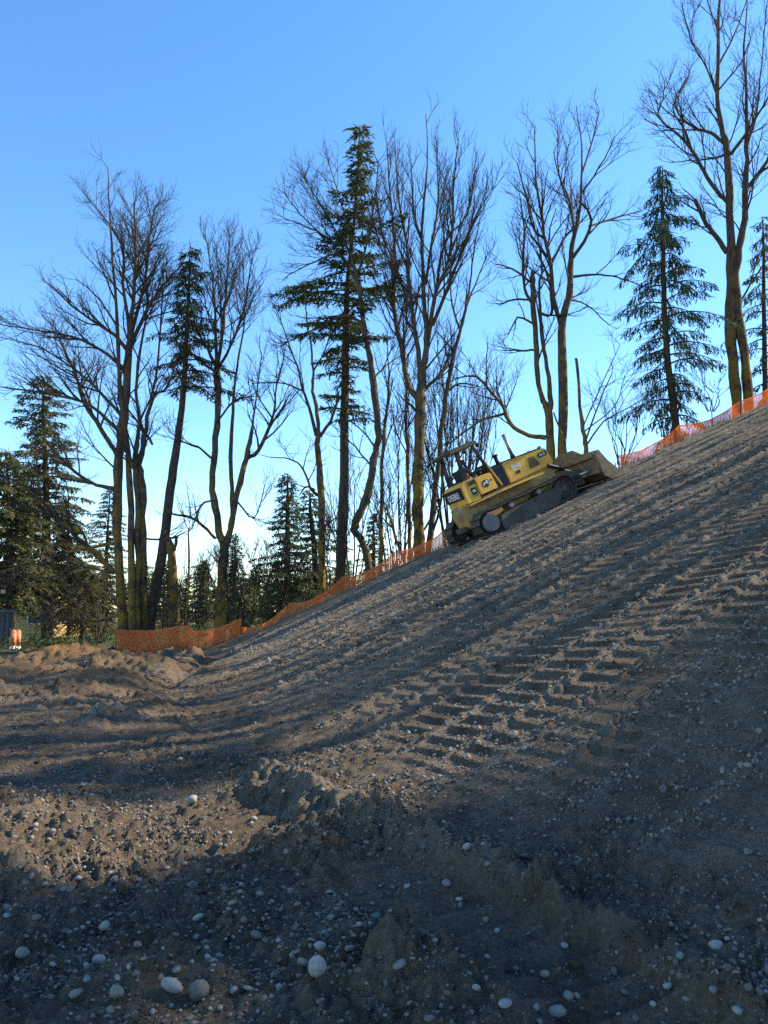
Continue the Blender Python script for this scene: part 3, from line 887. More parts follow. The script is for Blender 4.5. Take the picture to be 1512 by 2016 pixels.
TREES['giant'] = bare_tree('maple_tree', 'tallest bare maple with twin trunks at the right edge, top out of view', 34.0, [
    [(1452, 815, 21.0), (1446, 740, 20.2), (1438, 650, 21.0), (1440, 580, 21.0), (1440, 500, 17.6), (1437, 420, 16.0), (1432, 300, 12.6), (1421, 250, 10.9), (1413, 190, 8.4), (1414, 100, 6.7), (1416, 0, 4.2), (1417, -80, 1.7)],
    [(1474, 805, 17.6), (1468, 720, 18.5), (1456, 640, 18.5), (1450, 560, 15.1), (1455, 490, 13.4), (1466, 430, 12.6), (1468, 360, 11.8), (1470, 290, 8.4), (1468, 180, 5.9), (1466, 90, 4.2), (1472, -20, 1.7)]],
   [[(1432, 498, 10.9), (1410, 465, 10.1), (1392, 440, 9.2), (1368, 393, 8.4)],
    [(1434, 400, 9.2), (1410, 375, 8.4), (1385, 335, 7.6), (1365, 300, 6.7), (1340, 270, 5.0), (1310, 245, 4.2), (1296, 225, 3.4), (1305, 195, 2.5), (1308, 160, 1.7)],
    [(1362, 298, 5.0), (1345, 250, 4.2), (1325, 215, 2.5), (1345, 170, 1.7)],
    [(1426, 282, 7.6), (1400, 262, 6.7), (1375, 255, 5.9), (1345, 235, 4.2), (1328, 200, 3.4), (1350, 160, 2.5), (1362, 130, 1.7)],
    [(1438, 305, 7.6), (1465, 268, 6.7), (1490, 230, 5.0), (1515, 185, 3.4), (1530, 120, 1.7)], [(1470, 372, 8.4), (1498, 335, 7.6), (1520, 300, 5.9), (1545, 240, 3.4)],
    [(1413, 190, 5.0), (1390, 130, 3.4), (1360, 80, 2.5), (1345, 20, 1.7)], [(1414, 130, 5.0), (1445, 70, 3.4), (1470, 0, 1.7)], [(1415, 60, 3.4), (1395, 10, 2.5), (1385, -50, 1.7)],
    [(1470, 290, 5.9), (1490, 220, 4.2), (1500, 120, 2.5), (1508, 20, 1.7)], [(1436, 420, 4.2), (1415, 350, 2.5), (1410, 310, 1.7)], [(1432, 300, 5.0), (1412, 310, 4.2), (1375, 315, 2.5), (1320, 320, 1.7)],
    [(1460, 590, 4.2), (1490, 540, 3.4), (1520, 500, 1.7)]],
   seed=83, dens=1.2, trunk_twigs=.5, up=.25, spread=.9)

TREES['stump'] = bare_tree('broken_snag', 'short broken mossy snag right of the leaning fir trunk', 33.6, [
    [(344, 1215, 19), (341, 1150, 17), (339, 1105, 16), (332, 1072, 15), (327, 1052, 10), (325, 1045, 5)],
    [(341, 1092, 8), (345, 1078, 6), (347, 1062, 6), (346, 1056, 5)]],
   [[(330, 1058, 5), (342, 1059, 4), (350, 1056, 3)]], seed=89, bark='maple', dens=.2, maxl=1)

bare_tree('thin_tree', 'thin upright bare stem right beside the crooked maple', 33.6, [
    [(748, 1135, 9), (750, 1030, 8), (752, 930, 7), (755, 870, 6), (763, 800, 5), (765, 730, 3), (762, 650, 1.5)]],
   [[(755, 870, 4), (745, 830, 3), (738, 780, 2)]], seed=91, dens=.9, up=.3, trunk_twigs=.8)
bare_tree('thin_tree', 'thin dark bare stem against the left side of the vase maple', 34.5, [
    [(808, 1100, 8), (805, 1000, 7), (803, 900, 7), (798, 830, 5), (800, 760, 4), (805, 700, 2)]],
   [[(803, 900, 3), (780, 850, 2.5), (770, 800, 2)]], seed=93, dens=.9, up=.35, trunk_twigs=.9)
bare_tree('thin_tree', 'fallen-looking slanting pole stem between the thin stems and vase maple', 33.0, [
    [(797, 1112, 6), (780, 1060, 6), (765, 1010, 5), (757, 990, 3)]], [], seed=94, trunk_twigs=.3, maxl=1)
bare_tree('thin_tree', 'thin slanting stem behind the bulldozer hood, left of the blade', 32.6, [
    [(1124, 915, 4), (1108, 860, 4), (1090, 812, 3)]], [], seed=95, maxl=1)
bare_tree('thin_tree', 'tall straight whip sapling between the broken snag and Y-forked maple', 32.4, [
    [(366, 1225, 4), (371, 1120, 4), (372, 1050, 3), (373, 1040, 2)]], [[(373, 1045, 2), (385, 1025, 1.5)], [(373, 1045, 2), (362, 1022, 1.5)]], seed=96, trunk_twigs=.3, maxl=2)

def multi_stem(name, label, cx, cy, Y, n, top, wide, seed, w=4, group=None, dens=.55, maxl=3, up=.3, lean=0):
    rn = random.Random(seed)
    tr = []
    for k in range(n):
        e = (k + .5) / n * 2 - 1
        x1 = cx + wide * e + rn.uniform(-12, 12) + lean
        y1 = top + rn.uniform(0, .35) * (cy - top) + abs(e) * .12 * (cy - top)
        x0 = cx + wide * .25 * e
        ww = w * rn.uniform(.6, 1.2)
        tr.append([(x0, cy, ww), (x0 + (x1 - x0) * .35 + rn.uniform(-5, 5), cy + (y1 - cy) * .4, ww * .8),
                   (x0 + (x1 - x0) * .72 + rn.uniform(-6, 6), cy + (y1 - cy) * .75, ww * .5), (x1, y1, 1.2)])
    return bare_tree(name, label, Y, [tr[n // 2]], tr[:n // 2] + tr[n // 2 + 1:], seed, group, 'twig', dens=dens, up=up, spread=.5, maxl=maxl, cat='shrub', trunk_twigs=.6, start=.3)

multi_stem('vine_maple', 'thicket of fine upright bare stems seen through the bulldozer canopy', 900, 1090, 36.5, 17, 690, 95, 101, 5)
multi_stem('bare_shrub', 'fine bare shrub left of the crooked maple, behind the fence', 690, 1160, 36, 7, 900, 60, 103, 3.5)
multi_stem('bare_shrub', 'fine bare shrub just left of the vase maple, behind the fence', 790, 1120, 36, 9, 800, 60, 104, 3.5)
multi_stem('bare_shrub', 'low twiggy bush past the right tip of the bulldozer blade', 1225, 915, 32.5, 9, 800, 42, 105, 2.5)
multi_stem('bare_shrub', 'arching bare brush behind the fence right of the Y-forked maple', 490, 1215, 33, 9, 1080, 80, 106, 2.5, lean=-20)
multi_stem('bare_shrub', 'bare brush behind the fence left of the Y-forked maple', 390, 1225, 33.5, 8, 1090, 60, 107, 2.5, lean=15)
multi_stem('bare_shrub', 'short twigs poking up at the foot of the tallest maple', 1400, 810, 32.4, 6, 740, 30, 108, 2.2)
multi_stem('bare_shrub', 'small bare bush by the fence under the slim mossy maple', 600, 1185, 32.4, 8, 1090, 40, 109, 2.2)
multi_stem('bare_shrub', 'pale bare thicket beyond the dirt heap at the left', 190, 1265, 40, 10, 1130, 70, 110, 3)

for k, (cx, cy, top, wd, lb) in enumerate([
    (330, 1240, 1130, 45, 'grey-brown brush around the broken snag behind the left fence'),
    (455, 1215, 1100, 40, 'thin upright brush at the foot of the Y-forked maple'),
    (545, 1205, 1060, 55, 'pale arching twigs behind the middle fence, below the pointed fir'),
    (655, 1170, 1010, 40, 'thin brush between the slim mossy maple and the tall fir trunk'),
    (770, 1130, 960, 45, 'thin brush between the crooked maple and the vase maple'),
    (260, 1265, 1160, 40, 'low brush at the foot of the spreading maple clump'),
    (1310, 860, 770, 35, 'short brush at the foot of the hemlock by the right fence')]):
    multi_stem('bare_shrub', lb, cx, cy, 32.6 + .5 * (k % 3), 8, top, wd, 130 + k, 2.4, dens=.9)

# ---- conifers
def prof(points):
    ts = [p[0] for p in points]; ls = [p[1] for p in points]; rs = [p[2] for p in points]
    def f(t, ang):
        c = math.cos(ang)
        l = float(np.interp(t, ts, ls)); r = float(np.interp(t, ts, rs))
        m = .5 * (l + r)
        return (m + (r - m) * c) if c > 0 else (m + (l - m) * -c)
    return f

TREES['fir'] = conifer('fir_tree', 'tall fir with a long bare trunk and ragged crown, centre of the tree row', 35.0,
    [(667, 1168, 20), (672, 1080, 20), (675, 1000, 20), (678, 900, 18), (678, 800, 17), (680, 700, 15), (682, 600, 12), (690, 500, 9), (700, 400, 6), (706, 300, 4), (709, 245, 1.5)],
    .40, prof([(0, .9, 1.9), (.12, 1.2, 1.6), (.2, 2.4, 1.9), (.34, 3.2, 2.2), (.46, 3.3, 2.3), (.55, 2.8, 1.9), (.64, 1.1, 1.3), (.8, .6, .65), (.92, .4, .4), (1, .12, .12)]),
    seed=201, needles='needle_a', nb=120, droop=.14, spray=.48, hang=.35, ragged=.75, per_m=15, blade=.038)
TREES['leanfir'] = conifer('fir_tree', 'fir with a leaning dark trunk and thin olive crown, among the left maples', 33.4,
    [(291, 1252, 22), (305, 1170, 20), (322, 1070, 19), (332, 990, 18), (342, 920, 17), (352, 850, 14), (360, 780, 12), (365, 700, 10), (370, 600, 6), (374, 500, 3), (374, 478, 1.5)],
    .63, prof([(0, .8, 1.9), (.15, 1.0, 2.4), (.35, .9, 2.2), (.5, .9, 1.0), (.75, .5, .6), (1, .1, .1)]),
    seed=203, needles='needle_c', nb=74, droop=.22, spray=.42, hang=.6, ragged=.6, per_m=12, blade=.032)
TREES['hemlock'] = conifer('hemlock_tree', 'drooping dark hemlock standing clear against the sky, left of the tallest maple', 33.0,
    [(1334, 865, 16), (1323, 780, 14), (1313, 700, 13), (1308, 600, 11), (1305, 500, 9), (1304, 400, 6), (1304, 326, 1.5)],
    .10, prof([(0, .8, 1.0), (.1, 1.3, 1.4), (.2, 1.6, 2.1), (.32, 1.5, 2.1), (.42, 2.1, 2.2), (.52, 2.4, 2.2), (.62, 2.2, 1.9), (.72, 1.9, 1.6), (.85, 1.1, 1.0), (.95, .6, .6), (1, .25, .25)]),
    seed=207, needles='needle_b', nb=78, droop=.34, spray=.52, hang=1.9, ragged=.5, per_m=14, blade=.028)
TREES['edge'] = conifer('hemlock_tree', 'pale thin hemlock cut by the right edge, beside the tallest maple', 36.0,
    [(1506, 800, 11), (1504, 650, 9), (1503, 500, 6), (1500, 425, 1.5)],
    .08, prof([(0, 1.0, 1.0), (.3, 1.5, 1.5), (.7, 1.1, 1.1), (1, .2, .2)]),
    seed=209, needles='needle_b', nb=50, droop=.4, spray=.42, hang=1.3, ragged=.4, per_m=10, blade=.03)
TREES['backfir'] = conifer('fir_tree', 'full pointed green fir in the gap left of the slim mossy maple', 52.0,
    [(565, 1230, 16), (566, 1100, 12), (566, 1000, 8), (567, 932, 1.5)],
    .02, prof([(0, 2.6, 2.4), (.2, 2.8, 2.4), (.4, 2.6, 2.0), (.6, 1.5, 1.4), (.8, 1.1, 1.0), (1, .15, .15)]),
    seed=211, needles='needle_a', nb=105, droop=.2, spray=.5, hang=.5, ragged=.35, per_m=10, blade=.05)
conifer('fir_tree', 'shorter rounded fir touching the pointed fir, behind the slim mossy maple', 54.0,
    [(622, 1220, 16), (620, 1100, 12), (612, 1020, 8), (609, 965, 2)],
    .02, prof([(0, 2.2, 2.6), (.4, 1.9, 2.5), (.7, 1.6, 1.9), (1, .3, .3)]),
    seed=213, needles='needle_a', nb=84, droop=.2, spray=.5, hang=.5, ragged=.35, per_m=10, blade=.05)
TREES['leftfir'] = conifer('fir_tree', 'broad dark fir at far left behind the spreading maple limbs', 44.0,
    [(92, 1268, 22), (92, 1100, 18), (90, 950, 12), (86, 830, 6), (84, 740, 1.5)],
    .16, prof([(0, 2.2, 2.2), (.25, 3.0, 3.2), (.5, 2.6, 2.9), (.7, 2.2, 2.4), (.85, 1.4, 1.6), (1, .2, .2)]),
    seed=217, needles='needle_c', nb=120, droop=.22, spray=.5, hang=.5, ragged=.35, per_m=11, blade=.045)
TREES['bushfir'] = conifer('cedar_tree', 'dense drooping cedar at the left edge above the dark container', 41.0,
    [(20, 1275, 20), (20, 1100, 15), (16, 980, 8), (12, 885, 2)],
    .2, prof([(0, 2.4, 2.2), (.3, 3.0, 3.2), (.6, 2.6, 2.9), (.85, 1.6, 1.7), (1, .3, .3)]),
    seed=219, needles='needle_c', nb=110, droop=.35, spray=.48, hang=.9, ragged=.3, per_m=11, blade=.045)

def at_pix(src, px, py_top, Y, H_src, rz, label, group=None):
    """a further tree of the same kind whose top shows at px, py_top"""
    p = P(px, py_top, Y)
    g = base1(p[0], p[1])
    return copy_tree(src, (p[0], p[1], g), rz, max(.15, (p[2] - g) / H_src), label, group)

def height_of(o):
    return max(v.co.z for ch in o.children for v in ch.data.vertices)

H_back = height_of(TREES['backfir']); H_left = height_of(TREES['leftfir']); H_bush = height_of(TREES['bushfir'])
at_pix(TREES['bushfir'], 150, 1010, 46, H_bush, 1.3, 'green cedar filling the gap behind the spreading maple trunks')
at_pix(TREES['leftfir'], 215, 960, 52, H_left, 2.2, 'dark fir showing between the trunks of the spreading maple')
at_pix(TREES['leftfir'], 40, 905, 56, H_left, 4.0, 'dark fir behind the left edge cedar')
at_pix(TREES['bushfir'], 165, 1110, 41, H_bush, 3.6, 'low cedar right of the small tan house')
at_pix(TREES['bushfir'], 205, 1120, 43, H_bush, 5.1, 'low green cedar close against the mossy trunks of the spreading maple')
at_pix(TREES['backfir'], 465, 1050, 75, H_back, 1.0, 'small distant fir just right of the Y-forked maple')
at_pix(TREES['backfir'], 735, 1010, 70, H_back, 2.4, 'distant fir behind the kinked foot of the crooked maple')
at_pix(TREES['backfir'], 402, 1135, 85, H_back, 3.3, 'tiny far fir left of the Y-forked maple')
rb = random.Random(4)
for k in range(26):
    px = 290 + 16 * k + rb.uniform(-8, 8)
    if px < 700:
        at_pix(TREES['backfir'] if k % 2 else TREES['bushfir'], px, rb.uniform(1095, 1165), rb.uniform(60, 95), H_back if k % 2 else H_bush, rb.uniform(0, 6),
               'far low evergreen in the tree line behind the left fence', 'far evergreens behind the fence')

# ---- woods on the hilltop off to the right: their shadows fall across the bank
def hill(src, x, y, rz, sc, label, group='trees on the hilltop to the right'):
    return copy_tree(src, (x, y, base1(x, y) - .15), rz, sc, label, group)
lab = 'hilltop tree standing out of view to the right'
for src, x, y, rz, sc in [
    ('vase', 22, 30.2, 1.0, .8), ('slim', 21, 27.6, 2.0, .95), ('lean', 20.5, 26.0, .4, 1.0),
    ('vase', 22, 22.3, 3.0, .85), ('lean', 21, 24.4, 5.0, .9), ('slim', 22, 18.2, 3.3, .9), ('lean', 20, 13.7, 1.2, 1.05), ('twin', 25, 14.3, 1.0, .9), ('crooked', 21, 19.6, 1.0, .9), ('twin', 22, 16.9, 4.0, .85), ('slim', 20, 15.0, 2.0, 1.0),
    ('vase', 23, 12.8, 5.0, .95), ('fir', 24, 10.9, 2.0, .95), ('lean', 19, 10.0, 2.2, 1.0), ('fir', 23, 7.0, 4.1, .95), ('leftfir', 28, 7.0, 4, .9), ('leftfir', 26, 5.0, .6, .95), ('bushfir', 21, 3.3, .2, 1.1),
    ('leftfir', 28, 4.0, 2.9, 1.05), ('bushfir', 24, 2.0, 3.0, 1.2), ('leftfir', 22, -.5, 1.9, 1.0), ('bushfir', 27, -2.5, 5, 1.3), ('leftfir', 31, .5, 4.4, 1.1)]:
    hill(TREES[src], x, y + .163 * x, rz, sc, lab)


# ------------------------------------------------------------------ more materials
M['yellow'] = machine_paint('yellow_paint', (.82, .46, .07), (.32, .23, .11), .42, .42)
M['yellow_dirty'] = machine_paint('muddy_yellow_paint', (.56, .35, .09), (.19, .15, .10), .85, .6)
M['black'] = flat_material('black_paint', (.022, .024, .028), (.012, .012, .014), 5, .45)
M['navy'] = flat_material('dark_panel', (.03, .036, .05), (.018, .02, .03), 4, .5)
M['track_steel'] = flat_material('track_steel', (.12, .105, .09), (.05, .042, .036), 7, .7, .35, .4)
M['mud_grey'] = flat_material('mud_caked_steel', (.125, .112, .095), (.06, .052, .042), 3, .9, 0, .5)
M['cap_grey'] = flat_material('grey_cap', (.22, .215, .20), (.13, .125, .115), 4, .7)
M['chrome'] = flat_material('polished_rod', (.6, .6, .58), (.45, .44, .42), 4, .28, .8)
M['exhaust'] = flat_material('exhaust_steel', (.34, .33, .31), (.2, .18, .16), 6, .45, .7)
M['white_ink'] = flat_material('white_lettering', (.75, .75, .72), (.6, .6, .58), 6, .6)
M['black_ink'] = flat_material('black_lettering', (.02, .02, .02), (.03, .03, .03), 6, .6)
M['vinyl'] = flat_material('seat_vinyl', (.03, .03, .032), (.018, .018, .02), 8, .6)
M['lamp_glass'] = flat_material('lamp_glass', (.6, .6, .58), (.45, .45, .44), 8, .15)
M['grille'] = flat_material('grille_mesh', (.16, .105, .04), (.08, .055, .025), 40, .7)
M['net'] = None
M['roof_dark'] = flat_material('dark_olive_roof_paint', (.13, .105, .05), (.05, .042, .025), 3, .6)  # dark olive paint, mottled between two tones
M['blade_mud'] = machine_paint('scuffed_blade_paint', (.36, .25, .11), (.13, .105, .08), .95, .75)

def bm_obj(name, bm, material, parent=None, smooth=False, bevel=0.0):
    if bevel:
        bmesh.ops.bevel(bm, geom=[e for e in bm.edges], offset=bevel, segments=2, affect='EDGES', clamp_overlap=True)
    bmesh.ops.recalc_face_normals(bm, faces=bm.faces)
    me = bpy.data.meshes.new(name)
    bm.to_mesh(me); bm.free()
    if smooth:
        me.polygons.foreach_set('use_smooth', [True] * len(me.polygons))
    return link(name, me, material, parent)

def add_prism(bm, poly, v0, v1, shrink=1.0):
    """polygon given in (u, w), from v0 to v1 across the machine"""
    a = [bm.verts.new((u, v0, w)) for u, w in poly]
    b = [bm.verts.new((u, v1, w)) for u, w in poly]
    bm.faces.new(a); bm.faces.new(b[::-1])
    n = len(poly)
    for i in range(n):
        bm.faces.new((a[i], b[i], b[(i + 1) % n], a[(i + 1) % n]))

def add_box(bm, u0, u1, v0, v1, w0, w1):
    add_prism(bm, [(u0, w0), (u1, w0), (u1, w1), (u0, w1)], v0, v1)

def add_cyl(bm, p, q, r, seg=16, r2=None):
    p = Vector(p); q = Vector(q)
    d = q - p
    m = Matrix.Translation((p + q) / 2) @ d.to_track_quat('Z', 'Y').to_matrix().to_4x4()
    bmesh.ops.create_cone(bm, cap_ends=True, segments=seg, radius1=r, radius2=r if r2 is None else r2, depth=d.length, matrix=m)

def add_bar(bm, p, q, a, b=None):
    """square bar between two points"""
    b = b or a
    p = Vector(p); q = Vector(q); d = (q - p).normalized()
    s = d.cross(Vector((0, 1, 0)))
    if s.length < .1: s = d.cross(Vector((1, 0, 0)))
    s.normalize(); t = d.cross(s)
    vs_ = [bm.verts.new(c + s * i * a / 2 + t * j * b / 2) for c in (p, q) for i, j in ((-1, -1), (1, -1), (1, 1), (-1, 1))]
    bm.faces.new(vs_[:4][::-1]); bm.faces.new(vs_[4:])
    for i in range(4):
        k = (i + 1) % 4
        bm.faces.new((vs_[i], vs_[k], vs_[4 + k], vs_[4 + i]))

def text_obj(name, body, size, material, parent, matrix, extrude=.003, bold=0.0, sx=1.0):
    cu = bpy.data.curves.new(name, 'FONT')
    cu.body = body; cu.size = size; cu.extrude = extrude; cu.align_x = 'CENTER'; cu.align_y = 'CENTER'; cu.offset = bold
    cu.resolution_u = 3
    tmp = bpy.data.objects.new(name, cu); col.objects.link(tmp)
    dg = bpy.context.evaluated_depsgraph_get()
    me = bpy.data.meshes.new_from_object(tmp.evaluated_get(dg))
    bpy.data.objects.remove(tmp); bpy.data.curves.remove(cu)
    me.name = name; me.materials.clear()
    o = link(name, me, material, parent)
    o.matrix_local = matrix @ Matrix.Diagonal((sx, 1, 1, 1))
    return o

# ------------------------------------------------------------------ the bulldozer: u forward, v left, w up
def build_dozer():
    # stands where its near rear track meets the bank
    ref = P(979, 1057, 25.0)
    def g(x, y): return base1(x, y)
    HX, HY = math.sin(R(69)), math.cos(R(69)); LX, LY = -HY, HX
    def fwd(n=None):
        x, y = ref[0] + 1.2 * HX, ref[1] + 1.2 * HY
        df = (g(x + 1.6 * HX, y + 1.6 * HY) - g(x - 1.6 * HX, y - 1.6 * HY)) / 3.2
        dl = (g(x + 2.4 * LX, y + 2.4 * LY) - g(x, y)) / 2.4
        return df, dl
    df, dl = fwd()
    f = Vector((HX, HY, df)).normalized()
    SC = 1.04
    l = Vector((LX, LY, dl)); l = (l - f * l.dot(f)).normalized()
    up = f.cross(l)
    rot = Matrix((f, l, up)).transposed()
    cen = Vector((ref[0], ref[1], g(ref[0], ref[1]) - .04)) - rot @ (Vector((-1.5, -1.28, 0)) * SC)
    root = empty('bulldozer')
    root.matrix_world = Matrix.Translation(cen) @ rot.to_4x4() @ Matrix.Scale(SC, 4)
    tag(root, 'muddy yellow crawler bulldozer with open canopy climbing the dirt bank', 'bulldozer')

    # --- tracks
    rs_, zs_ = .40, .46
    def loop_pts(r):
        """closed path round sprocket and idler, at radius r"""
        pts = []
        n = 400
        cu0, cu1 = -1.5, 1.5
        per = 6.0 + 2 * math.pi * r
        for k in range(n):
            s = per * k / n
            if s < 3.0: pts.append((cu0 + s, zs_ - r))
            elif s < 3.0 + math.pi * r:
                a = -math.pi / 2 + (s - 3.0) / r; pts.append((cu1 + r * math.cos(a), zs_ + r * math.sin(a)))
            elif s < 6.0 + math.pi * r:
                q = s - 3.0 - math.pi * r
                sag = .05 * abs(math.sin(math.pi * q / 1.0))
                pts.append((cu1 - q, zs_ + r - sag * .6))
            else:
                a = math.pi / 2 + (s - 6.0 - math.pi * r) / r; pts.append((cu0 + r * math.cos(a), zs_ + r * math.sin(a)))
        return np.array(pts)
    # one shoe: plate with a grouser bar
    bm = bmesh.new()
    add_box(bm, -.098, .098, -.28, .28, -.012, .014)
    add_prism(bm, [(.05, .0145), (.085, .0145), (.078, .062), (.062, .062)], -.279, .279)
    bmesh.ops.recalc_face_normals(bm, faces=bm.faces)
    shoe = bpy.data.meshes.new('track_shoe'); bm.to_mesh(shoe); bm.free()
    shoe.materials.append(M['track_steel'])
    for side in (-1, 1):
        v = side * 1.0
        inner = loop_pts(rs_ - .075); outer = loop_pts(rs_ - .012)
        V = []; n = len(inner)
        for (a, b), (c, d) in zip(inner, outer):
            V += [(a, v - .1, b), (a, v + .1, b), (c, v + .1, d), (c, v - .1, d)]
        idx = np.arange(n * 4).reshape(n, 4); nx = np.roll(idx, -1, 0)
        Q = np.concatenate([np.stack([idx[:, i], nx[:, i], nx[:, (i + 1) % 4], idx[:, (i + 1) % 4]], 1) for i in range(4)])
        tr = link('track', mk_mesh('track', np.array(V), [Q], False), M['track_steel'], root)
        path = loop_pts(rs_)
        seg = np.linalg.norm(np.roll(path, -1, 0) - path, axis=1)
        cum = np.concatenate([[0], np.cumsum(seg)])
        cnt = int(round(cum[-1] / .205))
        for k in range(cnt):
            s = cum[-1] * (k + .3) / cnt
            i = int(np.searchsorted(cum, s) - 1) % n
            p0 = path[i]; p1 = path[(i + 1) % n]
            t = (s - cum[i]) / (seg[i] + 1e-9)
            c = p0 + (p1 - p0) * t
            d = (p1 - p0) / (seg[i] + 1e-9)
            # outward normal: right of travel
            nn = np.array((d[1], -d[0]))
            o = link('track_shoe', shoe, None, tr)
            mtx = Matrix(((d[0], 0, nn[0], c[0]), (0, -1, 0, v), (d[1], 0, nn[1], c[1]), (0, 0, 0, 1)))
            o.matrix_local = mtx
        # track frame with mud guard plate
        bm = bmesh.new()
        add_prism(bm, [(-1.08, .10), (1.02, .10), (1.42, .40), (1.36, .56), (.9, .62), (-.98, .55), (-1.1, .36)], v - .2, v + .2)
        fr = bm_obj('track_frame', bm, M['mud_grey'], root, bevel=.012)
        bm = bmesh.new()
        add_prism(bm, [(-1.12, .06), (1.0, .06), (1.22, .22), (1.2, .30), (-1.12, .30)], v + side * .21, v + side * .25)
        bm_obj('guard_plate', bm, M['mud_grey'], fr, bevel=.008)
        for q in range(7):
            bm = bmesh.new(); u = -.95 + .3 * q
            add_cyl(bm, (u, v - .2, .10), (u, v + .26, .10), .045, 10)
            bm_obj('roller_bolt', bm, M['track_steel'], fr, True)
        # sprocket with hub cap
        bm = bmesh.new()
        nt_ = 24
        ring = [((.36 if k % 2 else .30) * math.cos(2 * math.pi * k / nt_) - 1.5, (.36 if k % 2 else .30) * math.sin(2 * math.pi * k / nt_) + zs_) for k in range(nt_)]
        add_prism(bm, ring, v - .05, v + .05)
        sp = bm_obj('sprocket', bm, M['track_steel'], root)
        bm = bmesh.new(); add_cyl(bm, (-1.5, v, zs_), (-1.5, v + side * .30, zs_), .285, 28, .285)
        hub = bm_obj('final_drive', bm, M['mud_grey'], sp, True)
        bm = bmesh.new(); add_cyl(bm, (-1.5, v + side * .3, zs_), (-1.5, v + side * .335, zs_), .27, 28, .25)
        bm_obj('hub_cap', bm, M['cap_grey'], sp)
        # idler
        bm = bmesh.new(); add_cyl(bm, (1.5, v - .09, zs_), (1.5, v + .09, zs_), .31, 28)
        idl = bm_obj('idler', bm, M['track_steel'], root, bevel=.02)
        bm = bmesh.new(); add_cyl(bm, (1.5, v - .2, zs_), (1.5, v + .2, zs_), .10, 14)
        bm_obj('idler_hub', bm, M['mud_grey'], idl)
        for u in (-.55, .55):
            bm = bmesh.new(); add_cyl(bm, (u, v - .24, .70), (u, v + .24, .70), .085, 16)
            bm_obj('carrier_roller', bm, M['cap_grey'], root)

    # --- body
    bm = bmesh.new(); add_prism(bm, [(-1.45, .52), (1.7, .52), (1.95, .75), (1.95, 1.28), (-1.45, 1.28)], -.42, .42)
    bm_obj('main_case', bm, M['yellow_dirty'], root, bevel=.03)
    bm = bmesh.new(); add_prism(bm, [(-1.72, .55), (-1.46, .40), (-1.3, .40), (-1.3, 1.27), (-1.74, 1.27), (-1.8, 1.0)], -.46, .46)
    bm_obj('rear_housing', bm, M['yellow_dirty'], root, bevel=.03)
    bm = bmesh.new(); add_box(bm, -2.02, -1.74, -.14, .14, .46, .62)
    bm_obj('drawbar', bm, M['mud_grey'], root, bevel=.02)
    # fuel tank at the rear
    bm = bmesh.new(); add_prism(bm, [(-1.64, 1.24), (-1.10, 1.24), (-1.10, 1.97), (-1.50, 1.95), (-1.62, 1.86)], -.66, .66)
    tank = bm_obj('fuel_tank', bm, M['yellow'], root, bevel=.025)
    bm = bmesh.new(); add_box(bm, -1.675, -1.643, -.60, .60, 1.45, 1.83)
    bm_obj('rear_panel', bm, M['black'], tank, bevel=.01)
    bm = bmesh.new(); add_cyl(bm, (-1.4, .3, 1.95), (-1.4, .3, 2.06), .06, 14)
    bm_obj('filler_cap', bm, M['black'], tank)
    # side consoles (fenders)
    for side in (-1, 1):
        bm = bmesh.new()
        add_prism(bm, [(-1.08, 1.34), (-.42, 1.34), (-.47, 1.86), (-.56, 1.90), (-1.08, 1.93)], side * .70, side * .44)
        bm_obj('side_console', bm, M['yellow'], root, bevel=.02)
        bm = bmesh.new()
        add_prism(bm, [(-1.62, 1.16), (.95, 1.16), (.95, 1.22), (-1.62, 1.22)], side * .74, side * .43)
        bm_obj('fender', bm, M['yellow_dirty'], root, bevel=.008)
        bm = bmesh.new(); add_bar(bm, (-.45, side * .80, 1.21), (1.25, side * .80, 1.17), .055)
        bm_obj('fender_rail', bm, M['yellow'], root, bevel=.006)
    # hood
    bm = bmesh.new(); add_prism(bm, [(.2, 1.285), (1.98, 1.285), (2.04, 1.42), (1.96, 1.86), (1.86, 1.92), (.2, 2.0)], -.47, .47)
    hood = bm_obj('hood', bm, M['yellow'], root, bevel=.03)
    bm = bmesh.new(); add_prism(bm, [(.16, 2.003), (1.84, 1.926), (1.87, 1.97), (.16, 2.05)], -.40, .40)
    bm_obj('hood_top', bm, M['black'], hood, bevel=.01)
    for side in (-1, 1):
        bm = bmesh.new(); add_prism(bm, [(1.06, 1.46), (1.52, 1.46), (1.38, 1.80), (1.16, 1.82)], side * .472, side * .482)
        gr = bm_obj('grille', bm, M['grille'], hood)
        bm = bmesh.new(); add_box(bm, .52, .70, side * .472, side * .478, 1.48, 1.58)
        bm_obj('warning_label', bm, M['black_ink'], hood)
        bm = bmesh.new(); add_box(bm, .25, .85, side * .474, side * .50, 1.955, 1.975)
        bm_obj('hood_handle', bm, M['yellow'], hood)
        bm = bmesh.new(); add_box(bm, 1.55, 1.90, side * .473, side * .479, 1.66, 1.82)
        bm_obj('decal_plate', bm, M['black_ink'], hood)
    bm = bmesh.new(); add_box(bm, 2.0, 2.045, -.36, .36, 1.45, 1.8)
    bm_obj('front_grille', bm, M['black'], hood, bevel=.01)
    for v in (-.33, .33):
        bm = bmesh.new(); add_cyl(bm, (1.78, v, 1.98), (1.87, v, 1.98), .055, 14)
        bm_obj('headlight', bm, M['lamp_glass'], hood)
    # dark engine bay and firewall between hood and cab
    bm = bmesh.new(); add_prism(bm, [(-.42, 1.285), (.195, 1.285), (.195, 1.97), (-.2, 2.03), (-.42, 1.9)], -.44, .44)
    bm_obj('engine_bay', bm, M['navy'], root, bevel=.02)
    bm = bmesh.new(); add_box(bm, -.40, -.22, -.36, .36, 1.9, 2.2)
    bm_obj('dashboard', bm, M['black'], root, bevel=.03)
